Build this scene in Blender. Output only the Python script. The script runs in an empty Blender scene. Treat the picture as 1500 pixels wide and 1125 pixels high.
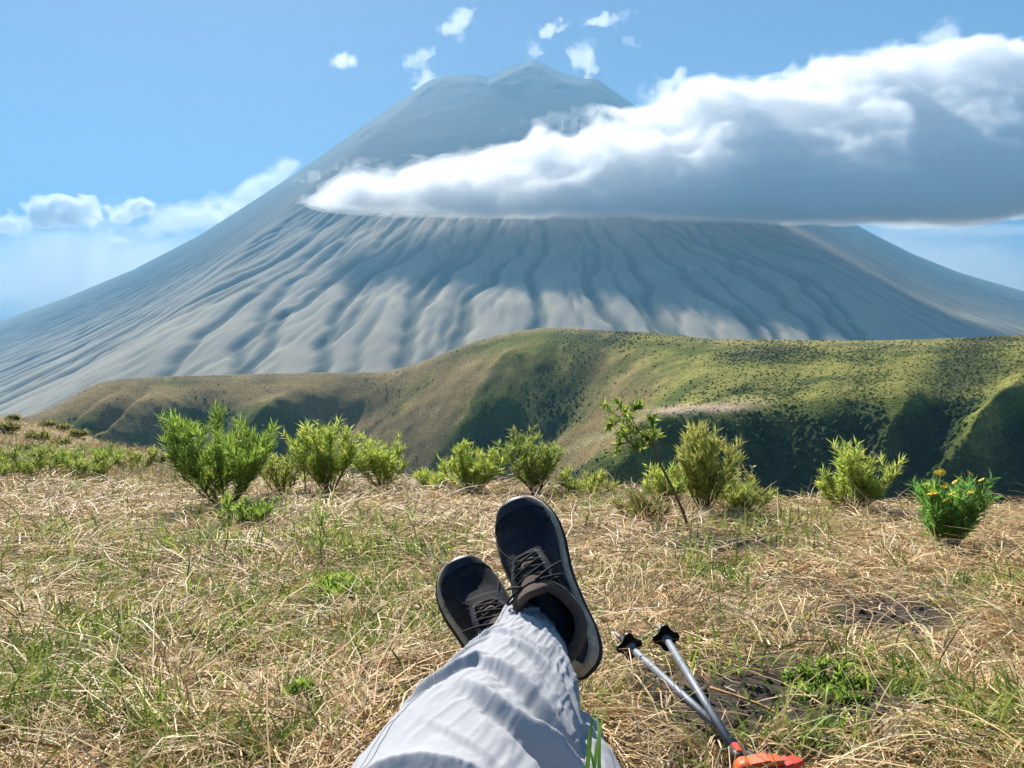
import bpy, math, random
import numpy as np
from mathutils import Vector, Matrix

S = bpy.context.scene
C = S.collection
R = math.radians
random.seed(7)
rng = np.random.default_rng(7)

# ------------------------------------------------------------------ camera
F = 1133.0                      # focal length in pixels of the 1500 px wide photograph
PITCH = R(5.4)                  # the camera looks a little below the horizon
EYE = 0.62
cam_data = bpy.data.cameras.new('camera')
cam_data.sensor_width = 36.0
cam_data.lens = F / 1500 * 36.0
cam_data.clip_start = 0.02
cam_data.clip_end = 90000
cam = bpy.data.objects.new('camera', cam_data)
cam.location = (0, 0, EYE)
cam.rotation_euler = (R(90) - PITCH, 0, 0)
C.objects.link(cam)
S.camera = cam

# ------------------------------------------------------------------ light
SUN_AZ, SUN_EL = R(-20), R(38)  # ahead of the camera, a little to the left
sun_dir = Vector((math.sin(SUN_AZ) * math.cos(SUN_EL), math.cos(SUN_AZ) * math.cos(SUN_EL), math.sin(SUN_EL)))
world = bpy.data.worlds.new('World')
S.world = world
world.use_nodes = True
wn, wl = world.node_tree.nodes, world.node_tree.links
sky_node = wn.new('ShaderNodeTexSky')
sky_node.sky_type = 'NISHITA'
sky_node.sun_disc = False
sky_node.sun_elevation = SUN_EL
sky_node.sun_rotation = SUN_AZ
sky_node.altitude = 3000
sky_node.air_density = 0.5
sky_node.dust_density = 1.8
sky_node.ozone_density = 3.0
wl.new(sky_node.outputs[0], wn['Background'].inputs[0])
wn['Background'].inputs[1].default_value = 0.05
sd = bpy.data.lights.new('sun', 'SUN')
sd.energy = 5.0
sd.angle = R(0.53)
sd.color = (1.0, 0.94, 0.84)
sun = bpy.data.objects.new('sun', sd)
sun.rotation_euler = sun_dir.to_track_quat('Z', 'Y').to_euler()
sun.location = (0, 0, 50)
C.objects.link(sun)

S.render.engine = 'CYCLES'
S.view_settings.view_transform = 'Standard'
S.view_settings.look = 'None'
S.view_settings.gamma = 1.0
S.view_settings.use_curve_mapping = False
S.view_settings.exposure = 1.58
cy = S.cycles
cy.use_adaptive_sampling = True
cy.adaptive_threshold = 0.02
cy.use_denoising = True
try:
    cy.denoiser = 'OPENIMAGEDENOISE'
    cy.denoising_input_passes = 'RGB_ALBEDO_NORMAL'
    cy.denoising_prefilter = 'ACCURATE'
except Exception:
    pass
cy.max_bounces = 48
cy.diffuse_bounces = 3
cy.glossy_bounces = 2
cy.transmission_bounces = 4
cy.transparent_max_bounces = 24
cy.volume_bounces = 48
cy.caustics_reflective = False
cy.caustics_refractive = False
cy.sample_clamp_indirect = 6.0

# ------------------------------------------------------------------ helpers
def P(px, py, d):
    """World point seen at a pixel of the photograph, at the forward distance d."""
    u = (562.5 - np.asarray(py, float)) / F
    r = (np.asarray(px, float) - 750.0) / F
    cx, sx = math.cos(PITCH), math.sin(PITCH)
    fy = cx + u * sx
    fz = -sx + u * cx
    k = d / fy
    return np.stack(np.broadcast_arrays(r * k, d + 0 * k, EYE + fz * k), -1)

def proj(p):
    """Pixel of the photograph where a world point shows."""
    p = np.asarray(p, float)
    x, y, z = p[..., 0], p[..., 1], p[..., 2] - EYE
    cx, sx = math.cos(PITCH), math.sin(PITCH)
    f = y * cx - z * sx
    u = y * sx + z * cx
    return 750 + F * x / f, 562.5 - F * u / f

def _hash(ix, iy, iz, seed):
    h = (ix.astype(np.uint32) * np.uint32(374761393) + iy.astype(np.uint32) * np.uint32(668265263)
         + iz.astype(np.uint32) * np.uint32(2147483647) + np.uint32(seed * 144665 % 4294967295))
    h = (h ^ (h >> np.uint32(13))) * np.uint32(1274126177)
    h = (h ^ (h >> np.uint32(16))) * np.uint32(2246822519)
    h = h ^ (h >> np.uint32(15))
    return h.astype(np.float64) / 4294967295.0

def vnoise(x, y, z=None, seed=0):
    """Value noise in -1..1, two or three dimensions, on numpy arrays."""
    x = np.asarray(x, float); y = np.asarray(y, float)
    fx = np.floor(x); fy = np.floor(y)
    ix = fx.astype(np.int64); iy = fy.astype(np.int64)
    tx = x - fx; ty = y - fy
    tx = tx * tx * tx * (tx * (tx * 6 - 15) + 10); ty = ty * ty * ty * (ty * (ty * 6 - 15) + 10)
    if z is None:
        o = np.zeros_like(ix)
        a = _hash(ix, iy, o, seed); b = _hash(ix + 1, iy, o, seed)
        c = _hash(ix, iy + 1, o, seed); d = _hash(ix + 1, iy + 1, o, seed)
        return 2 * ((a + (b - a) * tx) * (1 - ty) + (c + (d - c) * tx) * ty) - 1
    z = np.asarray(z, float); fz = np.floor(z); iz = fz.astype(np.int64); tz = z - fz
    tz = tz * tz * tz * (tz * (tz * 6 - 15) + 10)
    r = []
    for k in (0, 1):
        a = _hash(ix, iy, iz + k, seed); b = _hash(ix + 1, iy, iz + k, seed)
        c = _hash(ix, iy + 1, iz + k, seed); d = _hash(ix + 1, iy + 1, iz + k, seed)
        r.append((a + (b - a) * tx) * (1 - ty) + (c + (d - c) * tx) * ty)
    return 2 * (r[0] + (r[1] - r[0]) * tz) - 1

def fbm(x, y, z=None, seed=0, octv=4, gain=0.5, lac=2.03):
    s = 0; a = 1.0; t = 0
    for k in range(octv):
        s = s + a * vnoise(x, y, z, seed + 17 * k); t += a; a *= gain
        x = np.asarray(x) * lac + 3.7; y = np.asarray(y) * lac + 1.3
        if z is not None: z = np.asarray(z) * lac + 7.1
    return s / t

def smooth(a, b, x):
    t = np.clip((np.asarray(x, float) - a) / (b - a), 0, 1)
    return t * t * (3 - 2 * t)

def pchip(xs, ys, x):
    """Smooth interpolation without overshoot through sorted knots."""
    xs = np.asarray(xs, float); ys = np.asarray(ys, float)
    h = np.diff(xs); dl = np.diff(ys) / h
    m = np.zeros_like(ys)
    w1 = 2 * h[1:] + h[:-1]; w2 = h[1:] + 2 * h[:-1]
    with np.errstate(divide='ignore', invalid='ignore'):
        hm = (w1 + w2) / (w1 / dl[:-1] + w2 / dl[1:])
    m[1:-1] = np.where(dl[:-1] * dl[1:] > 0, hm, 0)
    m[0], m[-1] = dl[0], dl[-1]
    x = np.clip(x, xs[0], xs[-1])
    i = np.clip(np.searchsorted(xs, x) - 1, 0, len(xs) - 2)
    t = (x - xs[i]) / h[i]
    return ((2 * t**3 - 3 * t**2 + 1) * ys[i] + (t**3 - 2 * t**2 + t) * h[i] * m[i]
            + (-2 * t**3 + 3 * t**2) * ys[i + 1] + (t**3 - t**2) * h[i] * m[i + 1])

def mesh_from(name, V, faces, cols=None, smooth_shade=True, colname='tint'):
    """A mesh from arrays: V (n,3), faces (m,3|4) or a list of such arrays."""
    me = bpy.data.meshes.new(name)
    V = np.asarray(V, np.float32)
    fl = faces if isinstance(faces, (list, tuple)) else [faces]
    fl = [np.asarray(f, np.int32) for f in fl if len(f)]
    loops = np.concatenate([f.ravel() for f in fl])
    tot = np.concatenate([np.full(len(f), f.shape[1], np.int32) for f in fl])
    st = np.concatenate([[0], np.cumsum(tot)[:-1]]).astype(np.int32)
    me.vertices.add(len(V)); me.vertices.foreach_set('co', V.ravel())
    me.loops.add(len(loops)); me.loops.foreach_set('vertex_index', loops)
    me.polygons.add(len(tot)); me.polygons.foreach_set('loop_start', st)
    try: me.polygons.foreach_set('loop_total', tot)
    except Exception: pass
    me.update(calc_edges=True)
    me.polygons.foreach_set('use_smooth', np.full(len(tot), bool(smooth_shade)))
    if cols is not None:
        at = me.color_attributes.new(colname, 'FLOAT_COLOR', 'POINT')
        c = np.ones((len(V), 4), np.float32); c[:, :3] = cols
        at.data.foreach_set('color', c.ravel())
    me.validate()
    return me

def link(name, me, mat=None, parent=None, kind=None, loc=None):
    o = bpy.data.objects.new(name, me)
    if mat is not None: me.materials.append(mat)
    C.objects.link(o)
    if parent is not None: o.parent = parent
    if kind: o['kind'] = kind
    if loc is not None: o.location = loc
    return o

def tag(o, label, cat, group=None, kind=None):
    o['label'] = label; o['category'] = cat
    if group: o['group'] = group
    if kind: o['kind'] = kind
    return o

def empty(name, loc=(0, 0, 0)):
    o = bpy.data.objects.new(name, None)
    o.empty_display_size = 0.1
    o.location = loc
    C.objects.link(o)
    return o

def grid_faces(n, m, wrap=False):
    """Quads over an n x m grid of vertices, index i*m+j; wrap closes j."""
    i = np.arange(n - 1)[:, None]; j = np.arange(m if wrap else m - 1)[None, :]
    k = (j + 1) % m
    a = i * m + j; b = i * m + k; c = (i + 1) * m + k; d = (i + 1) * m + j
    return np.stack([a, b, c, d], -1).reshape(-1, 4)

def mat_basic(name, col, rough=0.8, spec=0.3, attr=None, noise=None, bump=None, trans=0.0, sheen=0.0, metal=0.0):
    """Principled material; attr: colour attribute used as the colour; noise: (scale, amount) mottling;
    bump: (scale, strength, distance); trans: share of light let through thin leaves."""
    m = bpy.data.materials.new(name); m.use_nodes = True
    nt = m.node_tree; n = nt.nodes; l = nt.links
    b = n['Principled BSDF']
    b.inputs['Base Color'].default_value = (*col, 1)
    b.inputs['Roughness'].default_value = rough
    b.inputs['Specular IOR Level'].default_value = spec
    b.inputs['Metallic'].default_value = metal
    if sheen: b.inputs['Sheen Weight'].default_value = sheen
    src = None
    if attr:
        a = n.new('ShaderNodeAttribute'); a.attribute_name = attr; src = a.outputs['Color']
    tc = n.new('ShaderNodeTexCoord')
    if noise:
        t = n.new('ShaderNodeTexNoise'); t.inputs['Scale'].default_value = noise[0]; t.inputs['Detail'].default_value = 6
        l.new(tc.outputs['Object'], t.inputs['Vector'])
        mr = n.new('ShaderNodeMapRange'); mr.inputs['From Min'].default_value = 0.3; mr.inputs['From Max'].default_value = 0.7
        mr.inputs['To Min'].default_value = 1 - noise[1]; mr.inputs['To Max'].default_value = 1 + noise[1]
        l.new(t.outputs['Fac'], mr.inputs['Value'])
        mx = n.new('ShaderNodeMix'); mx.data_type = 'RGBA'; mx.blend_type = 'MULTIPLY'; mx.inputs[0].default_value = 1
        if src is not None: l.new(src, mx.inputs[6])
        else: mx.inputs[6].default_value = (*col, 1)
        l.new(mr.outputs[0], mx.inputs[7]); src = mx.outputs[2]
    if src is not None: l.new(src, b.inputs['Base Color'])
    if bump:
        t = n.new('ShaderNodeTexNoise'); t.inputs['Scale'].default_value = bump[0]; t.inputs['Detail'].default_value = 8
        l.new(tc.outputs['Object'], t.inputs['Vector'])
        bp = n.new('ShaderNodeBump'); bp.inputs['Strength'].default_value = bump[1]; bp.inputs['Distance'].default_value = bump[2]
        l.new(t.outputs['Fac'], bp.inputs['Height']); l.new(bp.outputs[0], b.inputs['Normal'])
    if trans:
        tr = n.new('ShaderNodeBsdfTranslucent')
        if src is not None: l.new(src, tr.inputs['Color'])
        else: tr.inputs['Color'].default_value = (*col, 1)
        ms = n.new('ShaderNodeMixShader'); ms.inputs[0].default_value = trans
        l.new(b.outputs[0], ms.inputs[1]); l.new(tr.outputs[0], ms.inputs[2])
        l.new(ms.outputs[0], n['Material Output'].inputs['Surface'])
    return m

def mat_volume(name, density, col=(1, 1, 1), aniso=0.3):
    m = bpy.data.materials.new(name); m.use_nodes = True
    n = m.node_tree.nodes; n.clear()
    out = n.new('ShaderNodeOutputMaterial')
    v = n.new('ShaderNodeVolumePrincipled')
    v.inputs['Color'].default_value = (*col, 1)
    v.inputs['Density'].default_value = density
    v.inputs['Anisotropy'].default_value = aniso
    m.node_tree.links.new(v.outputs[0], out.inputs['Volume'])
    try: m.cycles.homogeneous_volume = True
    except Exception: pass
    return m

def box_mesh(name, lo, hi):
    x0, y0, z0 = lo; x1, y1, z1 = hi
    V = [(x0,y0,z0),(x1,y0,z0),(x1,y1,z0),(x0,y1,z0),(x0,y0,z1),(x1,y0,z1),(x1,y1,z1),(x0,y1,z1)]
    Fc = np.array([(0,3,2,1),(4,5,6,7),(0,1,5,4),(1,2,6,5),(2,3,7,6),(3,0,4,7)])
    return mesh_from(name, V, Fc, smooth_shade=False)

# ------------------------------------------------------------------ foreground knoll: height of the ground
EDGE_PX = [-400, 0, 100, 200, 260, 350, 500, 700, 900, 1100, 1300, 1500, 1900]
EDGE_D  = [34, 26, 21, 14.5, 9.5, 7.2, 6.3, 5.9, 5.7, 5.5, 5.3, 5.1, 5.0]
EDGE_PY = [570, 612, 634, 663, 682, 696, 704, 712, 722, 738, 746, 750, 760]
def ground_z(x, y):
    x = np.asarray(x, float); y = np.asarray(y, float)
    r = np.hypot(x, y)
    yy = np.maximum(y, 0.28 * np.abs(x) + 1e-4)
    px = np.clip(750 + F * x / yy, -400, 1900)
    de = pchip(EDGE_PX, EDGE_D, px); pe = pchip(EDGE_PX, EDGE_PY, px)
    ze = EYE - (pe - 455) / F * de
    d = np.where(y > 0, np.maximum(y, 0.28 * np.abs(x)), 0.28 * np.abs(x))
    s = np.clip((d - 1.1) / (de - 1.1), 0, None)
    z = ze * np.where(s < 1, s ** 0.9, 1 + 0.9 * (s - 1) + 0.0)
    over = np.clip(d - de, 0, None)
    z = z - 0.62 * over * over / (over + 1.2)
    b = 0.018 * fbm(x * 2.3, y * 2.3, seed=5, octv=3) * smooth(0.5, 2.0, d) + 0.006 * fbm(x * 9, y * 9, seed=6, octv=2)
    b = b + 0.16 * fbm(x * 0.35, y * 0.35, seed=8, octv=3) * smooth(4, 14, d)
    return z + b
# ------------------------------------------------------------------ far plain
m_plain = mat_basic('plain_soil', (0.16, 0.15, 0.10), 0.95, 0.1, noise=(0.0006, 0.4))
n = 64
a = np.linspace(0, 2 * np.pi, n, endpoint=False)
V = [(0, 5000, -620)] + [(26000 * math.sin(t), 5000 + 26000 * math.cos(t), -620) for t in a]
fa = np.array([(0, 1 + (k + 1) % n, 1 + k) for k in range(n)])
link('plain', mesh_from('plain', V, fa, smooth_shade=False), m_plain, kind='structure')

# ------------------------------------------------------------------ volcano, a cone 5 km away
VX, VY = (770 - 750) / F * 5000, 5000.0
K = 5000 / F                                             # metres per photograph pixel at the cone's axis
# distance from the axis (pixels) -> height above the eye's level (pixels), left and right flanks
prof_l = [(0, 332), (70, 334), (112, 334), (140, 326), (165, 307), (230, 265), (300, 217), (370, 172), (470, 110), (570, 60), (670, 20), (770, -15), (900, -52), (1050, -88), (1300, -130), (1700, -142)]
prof_r = [(0, 352), (45, 338), (65, 332), (95, 330), (120, 315), (145, 298), (230, 247), (300, 208), (380, 168), (455, 135), (490, 113), (550, 85), (630, 55), (730, 28), (850, 0), (1000, -45), (1300, -110), (1700, -142)]
prof_f = [(0, 336), (60, 330), (100, 322), (145, 300), (230, 252), (300, 212), (380, 170), (460, 126), (560, 78), (650, 38), (730, 10), (800, -16), (900, -50), (1050, -90), (1300, -130), (1700, -142)]
NT, NR = 1560, 240
front = np.linspace(R(-86), R(86), NT - 80)            # angle from the direction towards the camera
th = np.concatenate([front, np.linspace(R(86), R(274), 82)[1:-1]])
rho = np.concatenate([np.linspace(0, 160, 36), np.linspace(165, 930, 180), np.linspace(945, 1700, NR - 216)])
TH, RH = np.meshgrid(th, rho)
sideness = np.sin(TH)                                     # +1 on the left flank in the picture, -1 on the right
sgn = -sideness
pl = pchip(*zip(*prof_l), RH); pr = pchip(*zip(*prof_r), RH); pf = pchip(*zip(*prof_f), RH)
wl_ = smooth(0.45, 0.97, -sgn); wr_ = smooth(0.45, 0.97, sgn)
H = pf + (pl - pf) * wl_ + (pr - pf) * wr_
# summit: a broken crater rim, the high point right of centre
X = -np.sin(TH) * RH; Y = -np.cos(TH) * RH
sm = 1 - smooth(105, 165, RH)
crest_x, crest_h = zip(*[(-175, 300), (-165, 307), (-150, 318), (-135, 327), (-112, 333.5), (-88, 334), (-66, 333.5), (-55, 330.5), (-40, 336), (-22, 345), (0, 352), (10, 353.5), (22, 350), (44, 339), (60, 334), (76, 331), (95, 330.5), (108, 324), (120, 315), (145, 298), (170, 282)])
rim = np.interp(X, crest_x, crest_h) - 0.34 * (np.sqrt(Y * Y + 900) - 30)
H = H * (1 - sm) + rim * sm
H = H + 2.2 * fbm(X * 0.06, Y * 0.06, seed=3, octv=4) * (1 - smooth(150, 330, RH)) + 1.5 * fbm(X * .02, Y * .02, seed=9, octv=4)
# a broad shoulder on the lower right flank
ang = np.degrees(TH)
sh = np.exp(-(((ang + 27) / 11) ** 2) - ((RH - 735) / 95) ** 2)
H = H + 25 * sh
Z = H * K; RM = RH * K
# seen from the knoll the flanks run out straight: in front of the axis the foot slopes lie lower than a round cone's
sil_px = [-900, -300, 0, 100, 200, 300, 400, 470, 540, 605, 620, 635, 655, 682, 704, 715, 730, 748, 770, 782, 792, 814, 830, 846, 865, 878, 890, 915, 1000, 1070, 1140, 1225, 1270, 1330, 1400, 1500, 1800, 2400]
sil_py = [640, 545, 470, 435, 395, 345, 283, 238, 190, 148, 137, 128, 121.5, 121, 121.5, 125, 119, 110, 103, 101.5, 105, 116, 121, 124, 124.5, 131, 140, 157, 208, 245, 281, 320, 342, 372, 399, 427, 490, 560]
Xw = VX - np.sin(TH) * RM; Yw = VY - np.cos(TH) * RM
Yc = np.maximum(Yw, 250)
zmax = -(np.interp(750 + F * Xw / Yc, sil_px, sil_py) - 455) / F * Yc - 0.045 * np.maximum(VY - Yw, 0)
lim = Yw < VY + 350
kk = 14.0; hh = np.clip(0.5 + 0.5 * (zmax - Z) / kk, 0, 1)
Z = np.where(lim, zmax * (1 - hh) + Z * hh - kk * hh * (1 - hh), Z)
# carve the drainage: water runs outwards row by row, gullies deepen where it gathers
base = Z.copy()
nf = len(front)
wt = TH[:, :nf] + 0.10 * fbm(TH[:, :nf] * 3.3, RH[:, :nf] * 0.0042, seed=41, octv=4)       # lines of fall wander
wr = RH[:, :nf] + 120 * fbm(TH[:, :nf] * 7, RH[:, :nf] * 0.004, seed=47, octv=3)
rough = 9 * fbm(wt * 15 + wr * 0.004, wr * 0.0028, seed=21, octv=3)
rough += 9.0 * fbm(wt * 60, wr * 0.005, seed=22, octv=2) + 6.0 * fbm(wt * 140, wr * 0.007, seed=23, octv=2)
rough += 1.2 * rng.standard_normal(rough.shape)
onset = 400 + 80 * fbm(TH[:, :nf] * 6, TH[:, :nf] * 0 + 2, seed=31, octv=3)
envg = smooth(0, 1, (RH[:, :nf] - onset) / 260)
land = Z[:, :nf] + rough * (0.05 + 0.95 * envg)
acc = np.ones_like(land)
for i in range(NR - 1):
    nxt = land[i + 1]
    pad = np.concatenate([[1e9] * 2, nxt, [1e9] * 2])
    ch = np.argmin(np.stack([pad[2 + q:2 + q + nf] + 1.1 * abs(q) for q in range(-2, 3)]), 0) - 2
    np.add.at(acc[i + 1], np.clip(np.arange(nf) + ch, 0, nf - 1), acc[i] * (1 if i > 60 else 0.2))
# the channels sink with the water they gather; planar sides rise from them to sharp divides
chan = 3.0 * np.clip(acc - 4, 0, 900) ** 0.27 * envg
dx = RM[:, :nf] * (front[1] - front[0])
valley = chan.copy()
steep = 0.85 + 0.25 * fbm(TH[:, :nf] * 12, RH[:, :nf] * 0.01, seed=46, octv=2)
for q in range(1, 18):
    dep = q * dx * steep
    valley[:, q:] = np.maximum(valley[:, q:], chan[:, :-q] - dep[:, q:]); valley[:, :-q] = np.maximum(valley[:, :-q], chan[:, q:] - dep[:, :-q])
valley[1:-1] = 0.5 * valley[1:-1] + 0.25 * valley[:-2] + 0.25 * valley[2:]
valley[:, 1:-1] = 0.8 * valley[:, 1:-1] + 0.1 * valley[:, :-2] + 0.1 * valley[:, 2:]
edge = (1 - smooth(R(72), R(85), np.abs(front)))[None, :]
swell = 1.0 * fbm(wt * 15 + wr * 0.004, wr * 0.0028, seed=21, octv=3)
rel = (-valley + swell * envg + 1.0 * fbm(wt * 70, wr * 0.008, seed=24, octv=3)) * edge
Z[:, :nf] = Z[:, :nf] + rel
gully = np.zeros_like(Z); gully[:, :nf] = np.clip((valley - 4) / 7, 0, 1) * edge
# colours: dark ash and scrub high up, pale dry ash and grass low down, greener on the right
X = VX - np.sin(TH) * RM; Y = VY - np.cos(TH) * RM
n1 = fbm(X * 0.0022, Y * 0.0022, seed=51, octv=5)[..., None]
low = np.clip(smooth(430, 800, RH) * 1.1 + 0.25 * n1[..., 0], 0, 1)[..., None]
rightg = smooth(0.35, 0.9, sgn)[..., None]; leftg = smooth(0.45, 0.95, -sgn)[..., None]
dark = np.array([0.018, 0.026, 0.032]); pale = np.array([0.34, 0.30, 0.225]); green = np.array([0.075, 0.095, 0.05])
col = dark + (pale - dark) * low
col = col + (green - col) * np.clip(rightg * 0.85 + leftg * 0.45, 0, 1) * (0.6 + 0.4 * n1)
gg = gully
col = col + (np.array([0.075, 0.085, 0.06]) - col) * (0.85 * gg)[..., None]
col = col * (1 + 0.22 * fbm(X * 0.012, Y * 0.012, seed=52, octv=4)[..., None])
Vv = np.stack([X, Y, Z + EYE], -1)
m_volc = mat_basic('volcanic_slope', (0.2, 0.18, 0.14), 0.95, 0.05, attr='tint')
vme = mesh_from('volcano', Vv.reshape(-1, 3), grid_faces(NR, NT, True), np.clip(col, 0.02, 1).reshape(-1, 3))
volcano = link('volcano', vme, m_volc, kind='structure')

# ------------------------------------------------------------------ middle hills: ravines and spurs below the knoll
HPX  = [-260, -100, 30, 60, 160, 300, 450, 560, 700, 760, 800, 850, 900, 960, 1020, 1060, 1110, 1200, 1300, 1400, 1500, 1700, 1850]
RPY  = [700, 665, 612, 601, 556, 549, 546, 543, 498, 484, 479, 480, 485, 487, 493, 496, 497, 498, 497, 494, 490, 482, 478]
RD   = [300, 320, 345, 350, 385, 410, 425, 430, 405, 392, 380, 370, 360, 350, 340, 330, 320, 310, 300, 290, 280, 265, 255]
# crest of the near spur / the break where the gentle top turns into the steep dark face
SD   = [205, 205, 205, 205, 205, 205, 205, 200, 180, 170, 165, 168, 173, 184, 192, 196, 200, 202, 200, 198, 195, 190, 190]
SPY  = [860, 840, 830, 825, 815, 800, 795, 790, 740, 700, 672, 651, 632, 604, 597, 594, 587, 577, 566, 566, 575, 590, 600]
DDROP= [35, 35, 35, 35, 35, 35, 35, 35, 33, 33, 32, 30, 20, 8, 1.5, 0, -1, -1.5, -1, -1, -1, -1, -1]   # how far the gully behind the spur lies below its crest
hp = np.concatenate([np.linspace(-230, 1800, 820)])
rd = pchip(HPX, RD, hp); rz = -(pchip(HPX, RPY, hp) - 455) / F * rd
sdist = pchip(HPX, SD, hp); sz = -(pchip(HPX, SPY, hp) - 455) / F * sdist
dd = pchip(HPX, DDROP, hp)
leftness = 1 - smooth(700, 1060, hp)
tl = np.concatenate([np.linspace(0, 0.42, 80), np.linspace(0.425, 1, 150)])
D = np.zeros((len(tl) + 16, len(hp))); ZH = np.zeros_like(D)
for j in range(len(hp)):
    L = leftness[j]
    d5, z5 = rd[j], rz[j]
    d4 = d5 - 24; z4 = z5 - (9 * L + 1.6 * (1 - L))
    d3 = d5 - (62 * L + 60 * (1 - L)); z3 = z5 - (9 + 25) * L - 5.0 * (1 - L)
    d2 = (d5 - 112) * L + (sdist[j] + 16) * (1 - L); z2 = (z5 - 72) * L + (sz[j] - dd[j]) * (1 - L)
    d1, z1 = sdist[j], sz[j]
    if d2 < d1 + 14: d2 = d1 + 14
    if L > 0: z2 = min(z2, z1 - dd[j])
    if d3 < d2 + 8: d3 = d2 + 8
    d0 = d1 - 48; z0 = z1 - 41
    kn = [d0 - 40, d0, d1, d2, d3, d4, d5]; kz = [z0 - 22, z0, z1, z2, z3, z4, z5]
    ds = kn[0] + (d5 - kn[0]) * tl
    D[:len(tl), j] = ds; ZH[:len(tl), j] = pchip(kn, kz, ds)
    bk = np.linspace(6, 170, 16); D[len(tl):, j] = d5 + bk; ZH[len(tl):, j] = z5 - 0.42 * bk * bk / (bk + 18)
# soften along the columns
for _ in range(6):
    ZH[:, 1:-1] = 0.5 * ZH[:, 1:-1] + 0.25 * ZH[:, :-2] + 0.25 * ZH[:, 2:]
XH = (hp[None, :] - 750) / F * D
PX0, PY0 = proj(np.stack([XH, D, ZH + EYE], -1))
# spurs (+1) and gullies (-1): (column at row 550, column at row 700)
lines = [(60,-150,-1),(153,-42,1),(196,-4,-1),(208,13,1),(240,62,-1),(256,84,1),(330,205,-1),(450,330,1),(520,385,-1),(738,634,1),(862,775,-1),(985,930,0.4),
         (1080,1020,0),(1165,1120,-.25),(1218,1200,.35),(1268,1255,-.5),(1335,1290,.4),(1398,1316,-1.1),(1505,1395,1.0),(1600,1500,-1),(1760,1640,1)]
tt = np.clip((PY0 - 550) / 150, -1.2, 1.6)
wig = 14 * fbm(PX0 * 0.012, PY0 * 0.02, seed=61, octv=3)
g = np.zeros_like(PX0); q = PX0 + wig
pos = [a_ + (b_ - a_) * tt for a_, b_, _ in lines]
for k in range(len(lines) - 1):
    lo, hi = pos[k], pos[k + 1]
    t = np.clip((q - lo) / np.maximum(hi - lo, 1), 0, 1)
    s_ = 0.5 - 0.5 * np.cos(np.pi * t) if True else t
    s_ = 0.45 * s_ + 0.55 * t
    inside = (q >= lo) & (q < hi)
    g = np.where(inside, lines[k][2] + (lines[k + 1][2] - lines[k][2]) * s_, g)
depth_below = np.clip(rz[None, :] - ZH, 0, None)
envh = smooth(2, 22, depth_below) * (D < rd[None, :])
wpx = np.interp(hp, [-250, 100, 260, 420, 560, 740, 860, 1000, 1150, 1300, 1400, 1500, 1800], [8, 8, 11, 12, 13, 16, 13, 4, 7, 8, 10, 11, 11])[None, :]
ZH = ZH + g * wpx * 0.62 * envh
DW = D[:len(tl)]
ZH = ZH + (2.4 * fbm(XH * 0.035, D * 0.035, seed=62, octv=4) + 0.9 * fbm(XH * 0.12, D * 0.05, seed=66, octv=3) + 0.4 * fbm(XH * 0.25, D * 0.25, seed=63, octv=3)) * (0.25 + 0.75 * envh)
PXH, PYH = proj(np.stack([XH, D, ZH + EYE], -1))
# colours of the plant cover: brown dry grass on the left and along the crest, green on the right; shade painted in as dark green
nb = fbm(XH * 0.022, D * 0.022, seed=64, octv=5); nc = fbm(XH * 0.09, D * 0.09, seed=65, octv=4)
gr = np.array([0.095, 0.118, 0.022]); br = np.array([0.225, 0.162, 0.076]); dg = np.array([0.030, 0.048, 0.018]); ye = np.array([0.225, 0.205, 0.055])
brown = smooth(-0.25, 0.5, nb + 0.55 * np.exp(-((PXH - 640) / 130) ** 2 - ((PYH - 540) / 50) ** 2) + 0.45 * np.exp(-((PXH - 330) / 120) ** 2 - ((PYH - 575) / 30) ** 2) + 0.35 * np.exp(-((PXH - 560) / 70) ** 2 - ((PYH - 660) / 50) ** 2) - 0.55 * smooth(860, 1050, PXH) + 0.8 * np.exp(-((PXH - 1040) / 80) ** 2 - ((PYH - 598) / 9) ** 2) + 0.8 * np.exp(-((PXH - 865) / 60) ** 2 - ((PYH - 648) / 12) ** 2))
yel = smooth(0.0, 0.6, nc + 0.55 * smooth(820, 1150, PXH) * (1 - smooth(560, 610, PYH)) )
deep = smooth(-0.1, 0.7, -nb + 0.6 * smooth(900, 1000, PXH) * smooth(590, 640, PYH) - 0.4 * g)  # random dark green, plus painted shade on the steep right face and in gullies
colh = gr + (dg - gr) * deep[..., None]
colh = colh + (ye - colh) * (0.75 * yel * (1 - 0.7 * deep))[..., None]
colh = colh + (br - colh) * (0.9 * brown)[..., None]
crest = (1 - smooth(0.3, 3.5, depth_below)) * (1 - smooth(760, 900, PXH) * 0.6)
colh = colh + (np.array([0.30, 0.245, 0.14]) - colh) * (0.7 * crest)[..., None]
bare = np.exp(-np.abs((PXH - 1025) / 78) ** 4 - ((PYH - 599 + 0.05 * (PXH - 1030)) / 6.5) ** 2)
colh = colh + (np.array([0.50, 0.37, 0.27]) - colh) * (0.95 * bare)[..., None]
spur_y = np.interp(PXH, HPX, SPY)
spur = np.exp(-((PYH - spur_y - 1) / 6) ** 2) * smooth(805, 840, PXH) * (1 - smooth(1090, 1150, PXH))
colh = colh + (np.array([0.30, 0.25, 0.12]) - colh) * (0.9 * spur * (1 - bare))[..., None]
colh = colh * (1 + 0.3 * nc[..., None])
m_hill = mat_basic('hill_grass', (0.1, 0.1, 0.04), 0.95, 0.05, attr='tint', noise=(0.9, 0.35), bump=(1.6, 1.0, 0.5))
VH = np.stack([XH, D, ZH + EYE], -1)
hills = link('hills', mesh_from('hills', VH.reshape(-1, 3), grid_faces(D.shape[0], D.shape[1])[:, ::-1], np.clip(colh, 0.01, 1).reshape(-1, 3)), m_hill, kind='structure')

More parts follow.
